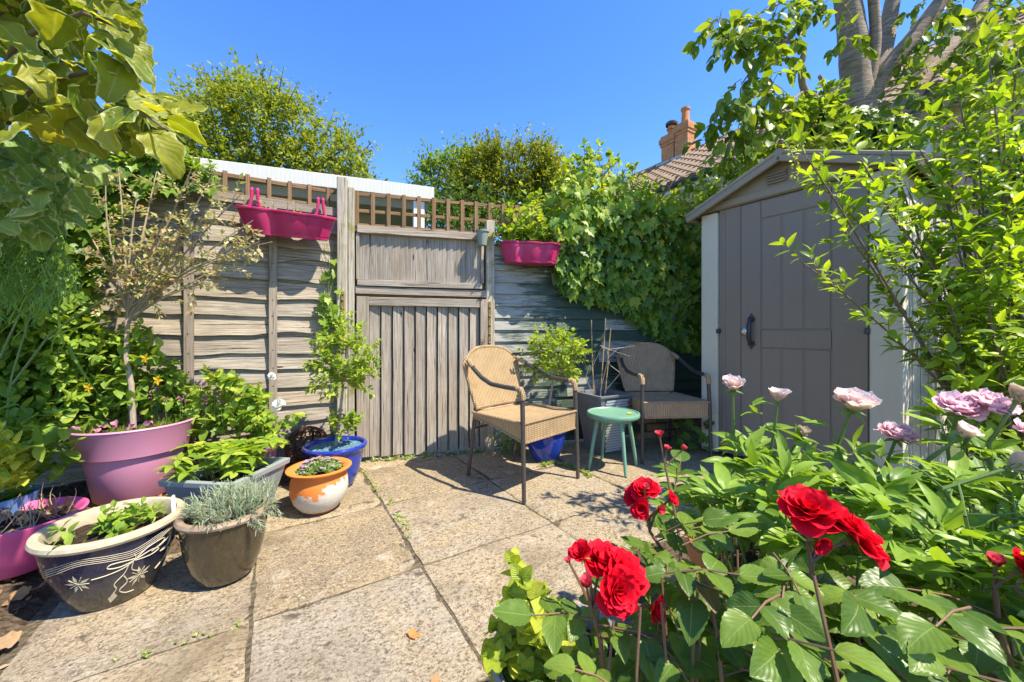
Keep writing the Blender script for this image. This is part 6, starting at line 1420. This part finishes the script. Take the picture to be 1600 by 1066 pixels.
rose_bush('rose bush with red buds at the right edge', (0.78, 0.58, 0.02), [
  ([(1570, 1100, 0.55), (1560, 990, 0.55), (1555, 920, 0.555)], [(1556, 885, 0.555, (-0.1, -0.2, 1), 0.032, 'bud'), (1594, 890, 0.54, (0.3, -0.4, 0.9), 0.05, 'half')], (0.7, 0.8, 0.9)),
  ([(1640, 1000, 0.5), (1610, 940, 0.52)], [(1600, 905, 0.53, (0.2, -0.6, 0.6), 0.04, 'half')], (0.7, 0.9)),
], 14, [(1440, 960), (1600, 940), (1660, 1110), (1440, 1110)], (0.42, 0.58))
# peonies
def peony(label, base, stems, poly, n, Yr):
    pl = Plant('peony_plant', label, 'peony', base, 'peony plants in the border')
    K = ('lancebig', L_['peony'])
    def pleaf(p, d, s):
        d = d.normalized(); q = p + d * s * 0.9; pl.tube([p, p.lerp(q, 0.5) + V(0, 0, 0.006), q], 0.0022, 0.0014); side = d.cross(V(0, 0, 1))
        if side.length < 0.1: side = V(1, 0, 0)
        side.normalize(); up_ = V(0.05, -0.25, 1)
        for sg in (0, -1, 1):
            r = (d + side * sg * 0.95).normalized(); q2 = q + r * s * 0.35
            for s2, k in ((0, 1.0), (-1, 0.8), (1, 0.8)):
                sd = r.cross(V(0, 0, 1)).normalized(); pl.leaf(K, q2 if s2 == 0 else q2 - r * s * 0.1, r + sd * s2 * 0.6 + V(0, 0, U(-0.25, 0.25)), up_ + rv(0.3), s * k * U(0.85, 1.1) * (1 if sg == 0 else 0.85))
    for (x, y, Y, ax, sz, mat, op) in stems:
        q = P(x, y, Y); ax = V(*ax).normalized(); b0_ = Vector(base) + V(U(-0.08, 0.08), U(-0.08, 0.08), 0); foot = q - ax * sz * 0.12
        pts = [b0_, b0_.lerp(foot, 0.5) + V(0, 0, 0.05), foot - ax * 0.10, foot]; pl.tube(pts, 0.005, 0.0036)
        flower(pl, 'peonyp' if op > 0.4 else 'rosep', q, ax, sz, 40 if op > 0.4 else 12, mat, op)
        for k in range(3): pleaf(pts[2].lerp(pts[1], k * 0.22), V(U(-1, 1), U(-1, 0.6), U(0.1, 0.6)), 0.075)
        pl.leaf(K, foot - ax * 0.02, ax + rv(0.4), V(0, -1, 0.4), 0.06); pl.leaf(K, foot - ax * 0.01, V(U(-1, 1), -0.2, 0.1), V(0, -0.3, 1), 0.055)
    for i in range(n):
        x, y = sample(poly); Y = U(*Yr); q = P(x, y, Y)
        if i % 2 == 0: pl.tube(curve(V(base[0] * 0.7 + q.x * 0.3, base[1] * 0.6 + q.y * 0.4, 0.06), q, 0.06, 6), 0.004, 0.0025)
        pleaf(q, V(U(-1, 1), U(-1, 0.5), U(0.05, 0.9)), U(0.065, 0.10))
    pl.finish(S_['green'], 300, minpx=9)
peony('peony plant with two blush blooms nearest the brown chair', (0.72, 1.28, 0.03), [(1145, 610, 1.22, (-0.1, -0.15, 1), 0.062, blush, 0.62), (1215, 627, 1.15, (0.05, -0.1, 1), 0.056, blush, 0.36)],
      [(1060, 800), (1110, 760), (1140, 745), (1220, 745), (1260, 770), (1270, 850), (1180, 870), (1080, 850)], 60, (0.95, 1.35))
peony('peony plant with the largest cream pink bloom', (0.98, 1.08, 0.03), [(1330, 641, 1.0, (0.05, -0.35, 1), 0.080, blush, 0.80), (1400, 686, 1.0, (0, -0.35, 1), 0.062, pinkp, 1.0), (1252, 680, 1.1, (0.3, -0.3, 0.9), 0.036, cream, 0.45)],
      [(1230, 775), (1290, 755), (1420, 765), (1460, 790), (1450, 900), (1300, 900), (1220, 860)], 54, (0.75, 1.15))
peony('peony plant with pink blooms and fading buds at the right edge', (1.12, 0.88, 0.03), [(1497, 645, 0.92, (-0.2, -0.4, 1), 0.066, pinkp, 1.0), (1543, 640, 0.90, (0.1, -0.4, 1), 0.066, pinkp, 1.0), (1500, 682, 0.86, (0.3, -0.4, 0.7), 0.045, blush, 0.34), (1588, 628, 0.85, (0.3, -0.2, 0.9), 0.052, cream, 0.36), (1575, 732, 0.72, (0.9, -0.3, 0.5), 0.05, cream, 0.32), (1620, 690, 0.8, (0.2, -0.3, 1), 0.06, pinkp, 0.9)],
      [(1440, 790), (1500, 765), (1640, 770), (1680, 980), (1560, 980), (1430, 920)], 58, (0.6, 0.98))
peony('low peony foliage between the rose stems', (0.70, 0.85, 0.03), [], [(1120, 830), (1260, 830), (1500, 880), (1640, 940), (1640, 1090), (1300, 1050), (1130, 930)], 70, (0.66, 0.98))
# lime green plant in the grey pot
pl = Plant('lime_plant', 'lime green crinkled leaf plant at the bottom edge beside the roses', 'plant', (0.115, 0.865, 0.24))
LKk = ('ovalbig', L_['lime'])
for (x, y) in ((803, 880), (800, 935), (840, 930), (870, 960), (780, 1010), (830, 990), (890, 1000), (770, 1050), (860, 1040), (910, 1040), (820, 1050), (790, 960), (775, 985), (815, 905), (850, 985), (795, 1040), (765, 1030)):
    q = P(x, y, U(0.72, 0.9)); b0_ = V(0.115 + U(-0.06, 0.06), 0.865 + U(-0.06, 0.06), 0.24); pts = curve(b0_, q, 0.06, 6); pl.tube(pts, 0.0035, 0.002)
    for k in range(10):
        p = pts[min(4, 1 + int(k * 0.45))].lerp(pts[min(5, 2 + int(k * 0.45))], U(0, 1)); w_ = k * 1.57
        for sg in (1, -1): pl.leaf(LKk, p, V(math.cos(w_) * sg, math.sin(w_) * sg, 0.45) + rv(0.1), V(0, -0.2, 1) + rv(0.25), U(0.045, 0.066) * (1.1 - 0.05 * k))
    for k in range(3): pl.leaf(LKk, pts[-1], rdir() * 0.6 + V(0, 0, 1), V(0, -1, 0.4), 0.035)
pl.finish(S_['green'], 220)
